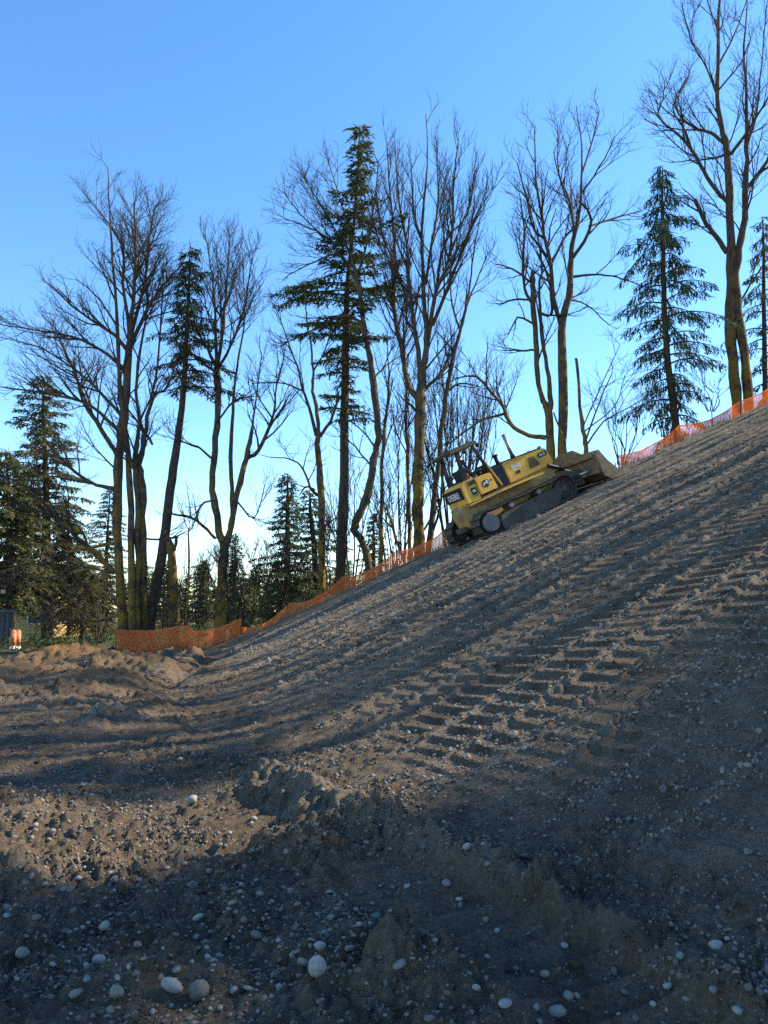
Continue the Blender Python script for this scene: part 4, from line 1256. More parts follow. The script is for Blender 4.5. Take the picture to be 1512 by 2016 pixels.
    # exhaust stack
    bm = bmesh.new(); add_cyl(bm, (.88, -.12, 1.96), (.88, -.12, 2.86), .062, 18)
    ex = bm_obj('exhaust_stack', bm, M['exhaust'], root, True)
    bm = bmesh.new(); add_cyl(bm, (.88, -.12, 2.0), (.88, -.12, 2.12), .085, 18)
    bm_obj('stack_collar', bm, M['black'], ex, True)
    bm = bmesh.new(); add_cyl(bm, (.45, .2, 1.99), (.45, .2, 2.28), .07, 16); add_cyl(bm, (.45, .2, 2.28), (.45, .2, 2.36), .11, 16)
    bm_obj('air_intake', bm, M['black'], root, True)
    # canopy
    for side in (-1, 1):
        v = side * .56
        bm = bmesh.new(); add_bar(bm, (-.28, v, 1.34), (-.62, v, 2.88), .09, .08)
        bm_obj('front_post', bm, M['black'], root, bevel=.01)
        bm = bmesh.new(); add_bar(bm, (-1.36, v, 1.93), (-1.24, v, 2.88), .13, .10)
        bm_obj('rear_post', bm, M['black'], root, bevel=.01)
        bm = bmesh.new(); add_bar(bm, (-.22, side * .64, 1.36), (-.47, side * .64, 2.3), .03)
        bm_obj('grab_handle', bm, M['yellow'], root)
    bm = bmesh.new(); add_box(bm, -1.42, -1.3, -.5, .5, 1.965, 2.03)
    bm_obj('rear_crossbar', bm, M['black'], root, bevel=.01)
    bm = bmesh.new(); add_prism(bm, [(-1.52, 2.885), (-.5, 2.885), (-.44, 2.93), (-.46, 3.0), (-.62, 3.04), (-1.46, 3.04), (-1.55, 2.98)], -.66, .66)
    roof = bm_obj('canopy_roof', bm, M['roof_dark'], root, bevel=.02)
    for u, s in ((-1.58, -1), (-.42, 1)):
        for v in (-.48, .48):
            bm = bmesh.new(); add_cyl(bm, (u, v, 2.86), (u + s * .07, v, 2.85), .07, 16)
            lp = bm_obj('work_lamp', bm, M['black'], roof)
            bm = bmesh.new(); add_cyl(bm, (u + s * .071, v, 2.85), (u + s * .08, v, 2.85), .058, 16)
            bm_obj('lamp_lens', bm, M['lamp_glass'], roof)
    # seat
    bm = bmesh.new(); add_box(bm, -1.22, -.74, -.28, .28, 1.66, 1.80)
    add_prism(bm, [(-1.24, 1.80), (-1.10, 1.80), (-1.18, 2.35), (-1.28, 2.35)], -.26, .26)
    bm_obj('seat', bm, M['vinyl'], root, bevel=.03)
    bm = bmesh.new(); add_box(bm, -1.06, -.45, -.43, .43, 1.30, 1.64)
    bm_obj('cab_floor', bm, M['black'], root)
    for v in (-.33, .33):
        bm = bmesh.new(); add_cyl(bm, (-.62, v, 1.86), (-.58, v, 2.06), .02, 8); add_cyl(bm, (-.58, v, 2.05), (-.57, v, 2.12), .035, 10)
        bm_obj('control_lever', bm, M['black'], root, True)
    # --- blade with push frame
    prof_ = [(2.86, 1.16), (2.80, .95), (2.80, .62), (2.88, .36), (3.06, .18), (3.34, .12), (3.40, .085), (3.40, .115), (3.10, .26), (2.95, .42), (2.88, .64), (2.88, .95), (2.93, 1.16)]
    bm = bmesh.new(); add_prism(bm, prof_, -1.62, 1.62)
    blade = bm_obj('blade', bm, M['blade_mud'], root)
    # spill guard, highest in the middle
    bm = bmesh.new()
    gp = [(-1.55, 1.163), (-.85, 1.20), (-.45, 1.44), (.45, 1.44), (.85, 1.20), (1.55, 1.163)]
    a = [bm.verts.new((2.855, v, w)) for v, w in gp]; b = [bm.verts.new((2.90, v, w)) for v, w in gp]
    a2 = [bm.verts.new((2.855, 1.55, 1.13)), bm.verts.new((2.855, -1.55, 1.13))]; b2 = [bm.verts.new((2.90, 1.55, 1.13)), bm.verts.new((2.90, -1.55, 1.13))]
    la, lb = a + a2, b + b2
    bm.faces.new(la); bm.faces.new(lb[::-1])
    for i in range(len(la)):
        k = (i + 1) % len(la); bm.faces.new((la[i], lb[i], lb[k], la[k]))
    bm_obj('spill_guard', bm, M['blade_mud'], blade)
    for side in (-1, 1):
        bm = bmesh.new(); add_prism(bm, [(2.80, .30), (3.0, .10), (3.5, .06), (3.47, .20), (3.12, .72), (2.97, 1.15), (2.83, 1.15), (2.785, .9)], side * 1.623, side * 1.66)
        bm_obj('end_plate', bm, M['blade_mud'], blade, bevel=.006)
    bm = bmesh.new(); add_box(bm, 3.2, 3.44, -1.70, 1.70, .045, .075)
    bm_obj('cutting_edge', bm, M['track_steel'], blade)
    for w0, w1 in ((.44, .58), (.98, 1.10)):
        bm = bmesh.new(); add_box(bm, 2.70, 2.797, -1.5, 1.5, w0, w1)
        bm_obj('stiffener', bm, M['blade_mud'], blade, bevel=.012)
    for side in (-1, 1):
        bm = bmesh.new(); add_bar(bm, (.6, side * .62, .58), (2.3, side * .62, .42), .16, .14)
        bm_obj('push_arm', bm, M['mud_grey'], root, bevel=.015)
        bm = bmesh.new(); add_cyl(bm, (1.72, side * .55, 1.32), (2.22, side * .55, .98), .065, 14)
        cy = bm_obj('lift_cylinder', bm, M['black'], root)
        bm = bmesh.new(); add_cyl(bm, (2.22, side * .55, .98), (2.72, side * .55, .64), .034, 12)
        bm_obj('cylinder_rod', bm, M['chrome'], cy, True)
        bm = bmesh.new(); add_cyl(bm, (1.95, side * .85, .62), (2.35, side * 1.0, .62), .06, 12)
        cy = bm_obj('angle_cylinder', bm, M['black'], root)
        bm = bmesh.new(); add_cyl(bm, (2.35, side * 1.0, .62), (2.78, side * 1.16, .62), .032, 12)
        bm_obj('cylinder_rod', bm, M['chrome'], cy, True)
    bm = bmesh.new(); add_prism(bm, [(2.1, .3), (2.78, .25), (2.78, .8), (2.45, .8), (2.1, .55)], -.6, .6)
    bm_obj('blade_frame', bm, M['mud_grey'], root, bevel=.03)
    # --- lettering; side text reads along u on the near (right-hand) side
    def on_side(u, w, v=-.70, tilt=0):
        return Matrix(((1, 0, 0, u), (0, 0, -1, v), (0, 1, 0, w), (0, 0, 0, 1))) @ Matrix.Rotation(tilt, 4, 'Z')
    text_obj('unit_number', '288', .20, M['black_ink'], root, on_side(-1.26, 1.82, -.664), bold=.006)
    text_obj('model_number', '850J', .165, M['white_ink'], root, on_side(.62, 1.74, -.476), bold=.005, sx=1.25)
    bm = bmesh.new(); add_box(bm, .47, .63, -.4765, -.4735, 1.615, 1.635)
    bm_obj('model_line', bm, M['white_ink'], root)
    rear = Matrix(((0, 0, -1, -1.678), (-1, 0, 0, 0), (0, 1, 0, 1.60), (0, 0, 0, 1)))
    text_obj('rear_lettering', 'DEERE', .27, M['white_ink'], root, rear, bold=.008, sx=1.05)
    text_obj('dealer_decal', 'ACE', .13, M['white_ink'], root, on_side(1.72, 1.74, -.482), bold=.004)
    bm = bmesh.new(); add_box(bm, -1.36, -1.15, -.668, -.662, 1.44, 1.66)
    pl = bm_obj('square_decal', bm, M['black_ink'], root)
    bm = bmesh.new(); add_box(bm, -1.31, -1.20, -.671, -.6685, 1.51, 1.60)
    bm_obj('decal_mark', bm, M['white_ink'], pl)
    bm = bmesh.new(); add_box(bm, -1.355, -1.155, -.668, -.6625, 1.385, 1.41)
    bm_obj('decal_caption', bm, M['grille'], root)
    text_obj('console_marking', '4x', .09, M['black_ink'], root, on_side(-.56, 1.66, -.702), bold=.002)
    # leaping animal emblem on a black shield
    bm = bmesh.new()
    add_prism(bm, [(-.90, 1.53), (-.84, 1.50), (-.74, 1.50), (-.68, 1.53), (-.66, 1.60), (-.67, 1.69), (-.72, 1.74), (-.86, 1.74), (-.91, 1.69), (-.92, 1.60)], -.706, -.7005)
    sh = bm_obj('emblem_shield', bm, M['black_ink'], root)
    bm = bmesh.new()
    add_prism(bm, [(-.89, 1.57), (-.86, 1.58), (-.83, 1.62), (-.76, 1.62), (-.70, 1.56), (-.68, 1.565), (-.71, 1.62), (-.70, 1.66), (-.68, 1.69), (-.72, 1.69),
                   (-.74, 1.72), (-.76, 1.72), (-.755, 1.68), (-.80, 1.66), (-.86, 1.66), (-.89, 1.63), (-.88, 1.60)], -.709, -.7065)
    bm_obj('emblem_figure', bm, M['white_ink'], sh)
    return root
dozer = build_dozer()

# ------------------------------------------------------------------ operator in the seat
def build_operator():
    mw = dozer.matrix_world
    skin = flat_material('skin', (.45, .27, .19), (.38, .22, .15), 8, .6)
    vest = flat_material('orange_vest', (.55, .16, .05), (.42, .12, .04), 9, .8)
    cloth = flat_material('dark_sleeves', (.05, .055, .075), (.03, .033, .045), 9, .85)
    hat_m = flat_material('white_hat', (.72, .72, .70), (.6, .6, .58), 5, .35)
    root = empty('person')
    root.matrix_world = mw @ Matrix.Translation((-1.0, 0, 1.80))
    tag(root, 'person in white hard hat and orange vest seated at the bulldozer controls', 'person')
    V = [(0, 0, .08), (0, 0, .26), (-.02, 0, .44), (-.01, 0, .56), (.01, 0, .66), (.03, 0, .74), (.03, 0, .84),
         (0, -.20, .50), (.12, -.27, .28), (.36, -.30, .30), (.43, -.31, .31),
         (0, .20, .50), (.12, .27, .28), (.36, .30, .30), (.43, .31, .31),
         (.05, -.10, .07), (.42, -.13, .09), (.48, -.13, -.28), (.58, -.13, -.32),
         (.05, .10, .07), (.42, .13, .09), (.48, .13, -.28), (.58, .13, -.32)]
    E = [(0, 1), (1, 2), (2, 3), (3, 4), (4, 5), (5, 6), (2, 7), (7, 8), (8, 9), (9, 10), (2, 11), (11, 12), (12, 13), (13, 14),
         (0, 15), (15, 16), (16, 17), (17, 18), (0, 19), (19, 20), (20, 21), (21, 22)]
    rad = [.14, .14, .15, .07, .06, .085, .06, .065, .052, .04, .045, .065, .052, .04, .045, .09, .075, .055, .05, .09, .075, .055, .05]
    me = bpy.data.meshes.new('body'); me.from_pydata(V, E, []); me.update()
    o = bpy.data.objects.new('body', me); col.objects.link(o); o.parent = root
    sk = o.modifiers.new('skin', 'SKIN'); sk.use_smooth_shade = True
    for i, r in enumerate(rad):
        d = me.skin_vertices[0].data[i]; d.radius = (r, r); d.use_root = (i == 0)
    sub = o.modifiers.new('sub', 'SUBSURF'); sub.levels = 2; sub.render_levels = 2
    dg = bpy.context.evaluated_depsgraph_get()
    m2 = bpy.data.meshes.new_from_object(o.evaluated_get(dg))
    bpy.data.objects.remove(o)
    m2.name = 'body'; m2.materials.clear()
    for m_ in (cloth, vest, skin): m2.materials.append(m_)
    for p in m2.polygons:
        c = p.center
        k = 0
        if c.z > .58 or (c.x > .38 and c.z > .2): k = 2
        elif c.z > .1 and abs(c.y) < .19 and c.x < .2: k = 1
        p.material_index = k
        p.use_smooth = True
    b = link('body', m2, None, root)
    bm = bmesh.new()
    bmesh.ops.create_uvsphere(bm, u_segments=16, v_segments=10, radius=.125, matrix=Matrix.Translation((.03, 0, .83)) @ Matrix.Diagonal((1.1, .95, .85, 1)))
    bmesh.ops.delete(bm, geom=[v for v in bm.verts if v.co.z < .825], context='VERTS')
    add_prism(bm, [(.12, .826), (.22, .815), (.22, .828), (.12, .842)], -.09, .09)
    bm_obj('hard_hat', bm, hat_m, root, True)
    for s in (-1, 1):
        for q in range(4):      # fingers closed on the levers
            bm = bmesh.new()
            add_cyl(bm, (.44, s * (.285 + .018 * q), .325), (.475, s * (.285 + .018 * q), .30), .010, 7)
            bm_obj('finger', bm, skin, b, True)
build_operator()

# ------------------------------------------------------------------ orange safety fence
def net_material():
    m, t, p = mat('orange_net')
    n = noise(t, coords(t), 2.0, 3)
    c = ramp(t, n, [(.3, (.93, .18, .03)), (.7, (.95, .27, .06))])
    t.links.new(c, p.inputs['Base Color']); p.inputs['Roughness'].default_value = .5
    tr = nd(t, 'ShaderNodeBsdfTranslucent'); t.links.new(c, tr.inputs['Color'])
    ms = nd(t, 'ShaderNodeMixShader'); ms.inputs[0].default_value = .55
    t.links.new(p.outputs[0], ms.inputs[1]); t.links.new(tr.outputs[0], ms.inputs[2])
    t.links.new(ms.outputs[0], t.nodes['Material Output'].inputs['Surface'])
    return m
M['net'] = net_material()
M['post'] = flat_material('steel_post', (.10, .085, .07), (.05, .04, .035), 8, .8)

def fence(name, label, pts, height, seed, sag=.18, posts=2.4, h_end=None):
    """net of crossing strands hung on thin posts, following the ground"""
    rn = random.Random(seed)
    A = np.array(pts, float)
    d = np.concatenate([[0], np.cumsum(np.hypot(*np.diff(A, axis=0).T))])
    Lt = d[-1]
    cols = int(Lt / .06) + 1
    s = np.linspace(0, Lt, cols)
    x = np.interp(s, d, A[:, 0]); y = np.interp(s, d, A[:, 1])
    z = base_h(x, y)
    npost = max(2, int(round(Lt / posts)) + 1)
    sp = np.linspace(0, Lt, npost)
    ph = np.array([height * rn.uniform(.88, 1.06) for _ in sp])
    if h_end: ph[-1] = h_end
    toph = np.interp(s, sp, ph)
    u = (s / (Lt / (npost - 1))) % 1.0
    toph = toph - sag * 4 * u * (1 - u) * (0.5 + .8 * (vnoise(s * .3, s * 0 + seed, seed) + .5))
    nr = 17
    w = np.linspace(0, 1, nr)
    bulge = .10 * vnoise(s[:, None] * .9 + 0 * w[None, :], 3 * w[None, :] + seed + 0 * s[:, None], seed + 1) + .05 * vnoise(s[:, None] * 4, 6 * w[None, :] + 0 * s[:, None], seed + 2)
    X = x[:, None] + .03 * vnoise(s[:, None] * 3, 5 * w[None, :] + 0 * s[:, None], seed + 3) + 0 * w
    Y = y[:, None] + bulge
    Z = z[:, None] + .03 + w[None, :] * toph[:, None] + .02 * vnoise(s[:, None] * 5, 4 * w[None, :] + 0 * s[:, None], seed + 5)
    G = np.stack([X, Y, Z], -1)                     # cols, rows, 3
    root = empty(name, (x[0], y[0], z[0]))
    tag(root, label, 'fence', 'orange safety fence runs along the bank')
    off = np.array((x[0], y[0], z[0]))
    Vs, Qs = [], []
    n0 = 0
    def strip(line, wid_vec):
        nonlocal n0
        a = line - wid_vec; b = line + wid_vec
        n = len(line)
        Vs.append(np.concatenate([a, b]))
        i = np.arange(n - 1)
        Qs.append(np.stack([i, i + 1, i + 1 + n, i + n], 1) + n0)
        n0 += 2 * n
    for r in range(nr):
        hw = .024 if r in (0, nr - 1) else .0165
        strip(G[:, r], np.array((0, 0, hw)))
    for c in range(cols):
        strip(G[c], np.array((.011, 0, 0)))
    net = mk_mesh('net', np.concatenate(Vs) - off, [np.concatenate(Qs)])
    link('net', net, M['net'], root)["kind"] = "stuff"
    for k, q in enumerate(sp):
        px_ = float(np.interp(q, s, x)); py_ = float(np.interp(q, s, y)) + .03; pz_ = float(np.interp(q, s, z))
        lean = (rn.gauss(0, .05), rn.gauss(0, .05))
        bm = bmesh.new()
        add_bar(bm, (px_ - off[0], py_ - off[1], pz_ - off[2] - .2), (px_ - off[0] + lean[0], py_ - off[1] + lean[1], pz_ - off[2] + ph[k] + .12), .035, .03)
        bm_obj('post', bm, M['post'], root)
    return root

fence('safety_fence', 'left run of orange net fence below the spreading and Y-forked maples', [(-10.3, 30.7), (-9.6, 30.9), (-8.0, 31.0), (-5.6, 31.1)], .95, 301, sag=.14)
fence('safety_fence', 'middle run of orange net fence climbing to the bulldozer rear', [(-5.9, 32.0), (-4.2, 31.8), (-2.0, 31.6), (0, 31.6), (2.6, 31.5)], .98, 302, sag=.3)
fence('safety_fence', 'right run of orange net fence climbing past the hemlock to the hilltop', [(9.6, 31.7), (11.2, 31.6), (13.5, 31.5), (16.5, 31.4), (19.5, 31.2)], 1.0, 303, sag=.2)
fence('safety_fence', 'collapsed piece of orange netting just right of the bulldozer blade', [(7.8, 31.3), (8.6, 31.4), (9.4, 31.5)], .55, 304, sag=.3)

# ------------------------------------------------------------------ dry grass and leaves along the fence
def blades(name, label, n, area, mats, seed, h=(.15, .6), w=.008):
    rs2 = np.random.RandomState(seed)
    x, y = area(rs2, n)
    z = base_h(x, y) - .02
    hh = rs2.uniform(h[0], h[1], n); an = rs2.uniform(0, 6.283, n); le = rs2.uniform(.1, .7, n) * hh
    dx, dy = np.cos(an) * le, np.sin(an) * le
    px, py = -np.sin(an) * w, np.cos(an) * w
    B = np.stack([x, y, z], 1)
    S = np.stack([px, py, 0 * px], 1)
    m1 = B + np.stack([dx * .35, dy * .35, hh * .6], 1); tp = B + np.stack([dx, dy, hh], 1)
    V = np.stack([B - S, B + S, m1 + S * .8, m1 - S * .8, tp], 1).reshape(-1, 3)
    i = np.arange(n) * 5
    Q = np.stack([i, i + 1, i + 2, i + 3], 1); T = np.stack([i + 3, i + 2, i + 4], 1)
    o = link(name, mk_mesh(name, V, [Q, T], False), mats)
    tag(o, label, 'grass', kind='stuff')
M['straw'] = flat_material('dry_straw', (.34, .25, .12), (.20, .14, .06), 3, .9)
def along(rs2, n):
    x = rs2.uniform(-10.5, 20, n)
    y = crest_y(x) + .5 + np.abs(rs2.normal(0, .8, n))
    keep = vnoise(x / .9, y / 3, 401) > -.08
    return x[keep], y[keep]
def blades_along():
    rs2 = np.random.RandomState(7)
    x, y = along(rs2, 15000)
    blades('dry_grass', 'dry straw grass and weeds growing along the orange fence', len(x), lambda r, n: (x, y), M['straw'], 8, (.10, .65), .008)
blades_along()

# ------------------------------------------------------------------ stones
def stone_mesh(seed, sub=2):
    rn = random.Random(seed)
    bm = bmesh.new()
    bmesh.ops.create_icosphere(bm, subdivisions=sub, radius=1.0)
    ax = [rn.uniform(.8, 1.15), rn.uniform(.7, 1.0), rn.uniform(.5, .8)]
    ks = [(Vector((rn.gauss(0, 1), rn.gauss(0, 1), rn.gauss(0, 1))).normalized(), rn.uniform(-.22, .12)) for _ in range(6)]
    cuts = [(Vector((rn.gauss(0, 1), rn.gauss(0, 1), rn.gauss(0, 1))).normalized(), rn.uniform(.62, .9)) for _ in range(7)]
    for v in bm.verts:
        d = v.co.normalized()
        s = 1.0
        for k, a in ks: s += a * max(0, d.dot(k)) ** 3
        for k, a in cuts:
            q = d.dot(k) * s
            if q > a: s *= a / q * .75 + .25
        v.co = Vector((d.x * ax[0], d.y * ax[1], d.z * ax[2])) * s
    me = bpy.data.meshes.new('stone'); bm.to_mesh(me); bm.free()
    me.polygons.foreach_set('use_smooth', [True] * len(me.polygons))
    return me
SM = {}
for kind in ('stone', 'stone_pale', 'stone_dark'):
    for i in range(6):
        me = stone_mesh(500 + i + len(kind) * 10, 2)
        me.materials.append(M[kind]); SM[(kind, i)] = me

def hit_land(px, py):
    a, b, c = ray(px, py)
    t = np.geomspace(2.0, 60, 2500)
    x = a * t; y = b * t; z = EYE + c * t
    i = int(np.argmax(z < land(x, y)))
    return float(x[i]), float(y[i])

rst = random.Random(77)
def put_stone(x, y, size, kind, label, group=None, squash=(1, 1, 1), sink=.3):
    o = link('cobble', SM[(kind, rst.randrange(6))], None)
    o.location = (x, y, land1(x, y) + size * .5 * (1 - sink) * .75 * squash[2])
    o.rotation_euler = (rst.uniform(-.5, .5), rst.uniform(-.5, .5), rst.uniform(0, 6.28))
    o.scale = (size * .5 * squash[0], size * .5 * squash[1], size * .5 * squash[2])
    tag(o, label, 'stone', group)
    return o
NAMED = [  # px, py, width px, kind, label
    (626, 1928, 52, 'stone_pale', 'large smooth pale cobble, biggest stone at the bottom centre'),
    (338, 1958, 40, 'stone_pale', 'upright pale egg-shaped cobble left of the big brown-grey one'),
    (391, 1972, 48, 'stone_dark', 'large round brown-grey cobble at the bottom left'),
    (229, 1972, 40, 'stone', 'grey oval cobble third from the left in the bottom row'),
    (43, 1886, 32, 'stone', 'grey round cobble near the left edge of the foreground'),
    (204, 1840, 28, 'stone_pale', 'flat pale cobble lying alone in the left foreground'),
    (148, 1968, 30, 'stone', 'half-buried grey cobble left of the bottom row of big stones'),
    (460, 1957, 20, 'stone_pale', 'small round pale cobble right of the big brown-grey one'),
    (596, 1902, 26, 'stone', 'grey cobble tucked against the back of the biggest pale cobble'),
    (920, 1675, 24, 'stone_pale', 'pale round stone on the windrow right of centre'),
    (512, 1768, 24, 'stone', 'grey rounded stone half buried left of centre'),
    (471, 1762, 16, 'stone_pale', 'small pale stone beside the half-buried grey stone'),
    (88, 1752, 14, 'stone_pale', 'small white stone on the left gravel'),
    (152, 1736, 18, 'stone_pale', 'pale oval stone on the left gravel, above the flat cobble'),
    (270, 1868, 20, 'stone', 'grey stone in the pebbles right of the flat pale cobble'),
    (938, 1955, 20, 'stone_pale', 'pale stone in the track print at the lower right of centre'),
    (1074, 1926, 24, 'stone', 'grey stone right of the bottom middle'),
    (995, 1985, 26, 'stone_pale', 'pale stone at the bottom edge right of centre'),
    (1112, 1868, 18, 'stone_pale', 'pale flat stone on the track prints at the lower right'),
    (648, 1762, 12, 'stone_pale', 'small pale stone just above the lit patch'),
    (60, 1732, 18, 'stone', 'grey pair-like stone on the left berm'),
    (378, 1582, 26, 'stone_pale', 'flat pale stone lying on the sunlit strip left of the windrow'),
    (1432, 1855, 16, 'stone_pale', 'single pale stone at the lower right'),
]
used = []
for px, py, w, kind, lb in NAMED:
    x, y = hit_land(px, py)
    sz = w / F * y * 1.02
    put_stone(x, y, sz, kind, lb, None, (1, .95, 1.05) if w > 35 else (1, 1, .9), .12)
    used.append((x, y, sz))
rsN = np.random.RandomState(19)
cnt = 0
while cnt < 245:
    px = rsN.uniform(0, 1512); py = 1580 + 436 * rsN.uniform() ** .7
    left_w = 1.0 if px < 700 else .45
    if rsN.uniform() > left_w: continue
    if vnoise(np.array([px / 160.]), np.array([py / 90.]), 777)[0] < -.12: continue
    x, y = hit_land(px, py)
    if y > 9 or any(math.hypot(x - a, y - b) < c for a, b, c in used): continue
    sz = float(np.clip(rsN.lognormal(math.log(.031), .42), .016, .08))
    kind = ('stone', 'stone_pale', 'stone_dark')[rsN.choice(3, p=[.5, .2, .3])]
    col_w = {'stone': 'grey', 'stone_pale': 'pale', 'stone_dark': 'brownish'}[kind]
    where = 'left' if px < 504 else ('middle' if px < 1008 else 'right')
    put_stone(x, y, sz, kind, '%s fist-sized or smaller stone loose on the %s foreground soil' % (col_w, where), '%s stones scattered on the %s foreground' % (col_w, where), (1, 1, rsN.uniform(.7, 1)), rsN.uniform(.4, 1.0))
    used.append((x, y, sz)); cnt += 1

# pebbles: far too many to count
def gravel():
    rs2 = np.random.RandomState(99)
    bm = bmesh.new(); bmesh.ops.create_icosphere(bm, subdivisions=1, radius=1.0)
    V0 = np.array([v.co[:] for v in bm.verts]); F0 = np.array([[v.index for v in f.verts] for f in bm.faces]); bm.free()
    def batch(n, ymin, ymax, smin, smax, seed, xr=.62):
        r = np.random.RandomState(seed)
        y = ymin * (ymax / ymin) ** r.uniform(0, 1, n)
        x = r.uniform(-1, 1, n) * xr * (y + 1.0)
        dens = vnoise(x / 1.1, y / .8, 501) + .6 * vnoise(x / .35, y / .35, 502) + np.where(x < 0.3, .12, -.08)
        k = (dens > r.uniform(-.35, .3, n)) & (r.uniform(0, 1, n) > .7 * pad_mask(x, y)[2])
        x, y = x[k], y[k]
        s = smin * (smax / smin) ** (r.uniform(0, 1, len(x)) ** 1.8)
        return x, y, s
    parts = [batch(14000, 2.6, 9.5, .005, .020, 1), batch(5000, 6, 24, .010, .028, 2)]
    x = np.concatenate([p[0] for p in parts]); y = np.concatenate([p[1] for p in parts]); s = np.concatenate([p[2] for p in parts])
    z = land(x, y) + s * .25
    n = len(x)
    sc = np.stack([s * rs2.uniform(.8, 1.3, n), s * rs2.uniform(.7, 1.1, n), s * rs2.uniform(.5, .85, n)], 1)
    an = rs2.uniform(0, 6.283, n); c, sn = np.cos(an), np.sin(an)
    jit = 1 + .22 * (rs2.rand(n, len(V0), 1) - .5)
    L = V0[None] * jit * sc[:, None]
    X = L[..., 0] * c[:, None] - L[..., 1] * sn[:, None]; Y = L[..., 0] * sn[:, None] + L[..., 1] * c[:, None]
    Vt = np.stack([X + x[:, None], Y + y[:, None], L[..., 2] + z[:, None]], -1)
    rnd = rs2.rand(n)
    for kind, lo, hi in (('stone', 0, .45), ('stone_pale', .45, .54), ('stone_dark', .54, 1.01)):
        k = (rnd >= lo) & (rnd < hi); m = k.sum()
        Fc = (F0[None] + (np.arange(m) * len(V0))[:, None, None]).reshape(-1, 3)
        o = link('gravel', mk_mesh('gravel', Vt[k].reshape(-1, 3), [Fc]), M[kind])
        tag(o, '%s pebbles scattered over the churned soil' % {'stone': 'grey', 'stone_pale': 'pale', 'stone_dark': 'brown'}[kind], 'gravel', kind='stuff')
gravel()

# ------------------------------------------------------------------ small house, container and barrier posts at far left
M['siding'] = flat_material('tan_siding', (.52, .36, .13), (.42, .28, .10), 1.5, .8)
M['trim'] = flat_material('white_trim', (.78, .77, .74), (.66, .65, .62), 4, .6)
M['glass'] = flat_material('window_glass', (.08, .09, .10), (.05, .055, .06), 3, .08)
M['shingle'] = flat_material('roof_shingle', (.09, .08, .075), (.055, .05, .045), 12, .9, 0, .5)
M['plastic_navy'] = flat_material('dark_plastic', (.035, .045, .07), (.018, .022, .035), 5, .4)
M['orange_plastic'] = flat_material('faded_orange_plastic', (.62, .22, .10), (.50, .16, .07), 5, .55)

def build_house():
    Y = 52.0
    x0 = P(-40, 1270, Y)[0]; x1 = P(103, 1270, Y)[0]
    g = base1(x0, Y)
    root = empty('house', ((x0 + x1) / 2, Y, g))
    tag(root, 'small tan-sided house with a white window, seen under the left cedars', 'house')
    hw = (x1 - x0) / 2; H = 2.9; D = 7.0
    wx = P(72, 1240, Y)[0] - (x0 + x1) / 2
    ww, wz0, wz1 = .62, 1.0, 2.3
    # front wall as courses of boards, cut round the window
    nb = 16
    for k in range(nb):
        z0 = H * k / nb; z1 = H * (k + 1) / nb - .012
        spans = [(-hw, hw)]
        if z1 > wz0 and z0 < wz1: spans = [(-hw, wx - ww), (wx + ww, hw)]
        for a, b in spans:
            bm = bmesh.new()
            vs_ = [bm.verts.new(c) for c in ((a, .02, z0), (b, .02, z0), (b, .045, z1), (a, .045, z1), (a, .09, z0), (b, .09, z0), (b, .09, z1), (a, .09, z1))]
            for f in ((0, 1, 2, 3), (7, 6, 5, 4), (0, 4, 5, 1), (3, 2, 6, 7), (0, 3, 7, 4), (1, 5, 6, 2)): bm.faces.new([vs_[i] for i in f])
            bm_obj('siding_board', bm, M['siding'], root)
    bm = bmesh.new(); 
    for a, b in ((-hw, wx - ww), (wx + ww, hw)): add_box(bm, a, b, .10, .2, 0, H)
    add_box(bm, -hw, -hw + .1, .2, D, 0, H); add_box(bm, hw - .1, hw, .2, D, 0, H); add_box(bm, -hw, hw, D, D + .1, 0, H)
    add_box(bm, wx - ww, wx + ww, .10, .2, 0, wz0); add_box(bm, wx - ww, wx + ww, .10, .2, wz1, H)
    bm_obj('wall', bm, M['siding'], root)
    wroot = None
    bm = bmesh.new()
    for a, b, c, d in ((wx - ww - .06, wx - ww + .06, wz0 - .06, wz1 + .06), (wx + ww - .06, wx + ww + .06, wz0 - .06, wz1 + .06), (wx - .03, wx + .03, wz0, wz1)):
        add_box(bm, a, b, -.03, .05, c, d)
    add_box(bm, wx - ww, wx + ww, -.028, .048, wz1 - .03, wz1 + .07); add_box(bm, wx - ww, wx + ww, -.05, .048, wz0 - .08, wz0 + .03)
    win = bm_obj('window', bm, M['trim'], root)
    for a, b in ((wx - ww + .06, wx - .03), (wx + .03, wx + ww - .06)):
        bm = bmesh.new(); add_box(bm, a, b, .06, .075, wz0 + .03, wz1 - .03)
        bm_obj('pane', bm, M['glass'], win)
    bm = bmesh.new()
    a = [bm.verts.new(c) for c in ((-hw - .5, -.6, H - .1), (hw + .5, -.6, H - .1), (hw + .5, D / 2, H + 2.0), (-hw - .5, D / 2, H + 2.0), (-hw - .5, D + .6, H - .1), (hw + .5, D + .6, H - .1))]
    b = [bm.verts.new(v.co + Vector((0, 0, .14))) for v in a]
    for q in ((0, 1, 2, 3), (3, 2, 5, 4)):
        bm.faces.new([a[i] for i in q][::-1]); bm.faces.new([b[i] for i in q])
    for i, k in ((0, 1), (1, 2), (2, 5), (5, 4), (4, 3), (3, 0)): bm.faces.new((a[i], a[k], b[k], b[i]))
    bm_obj('roof', bm, M['shingle'], root)
build_house()

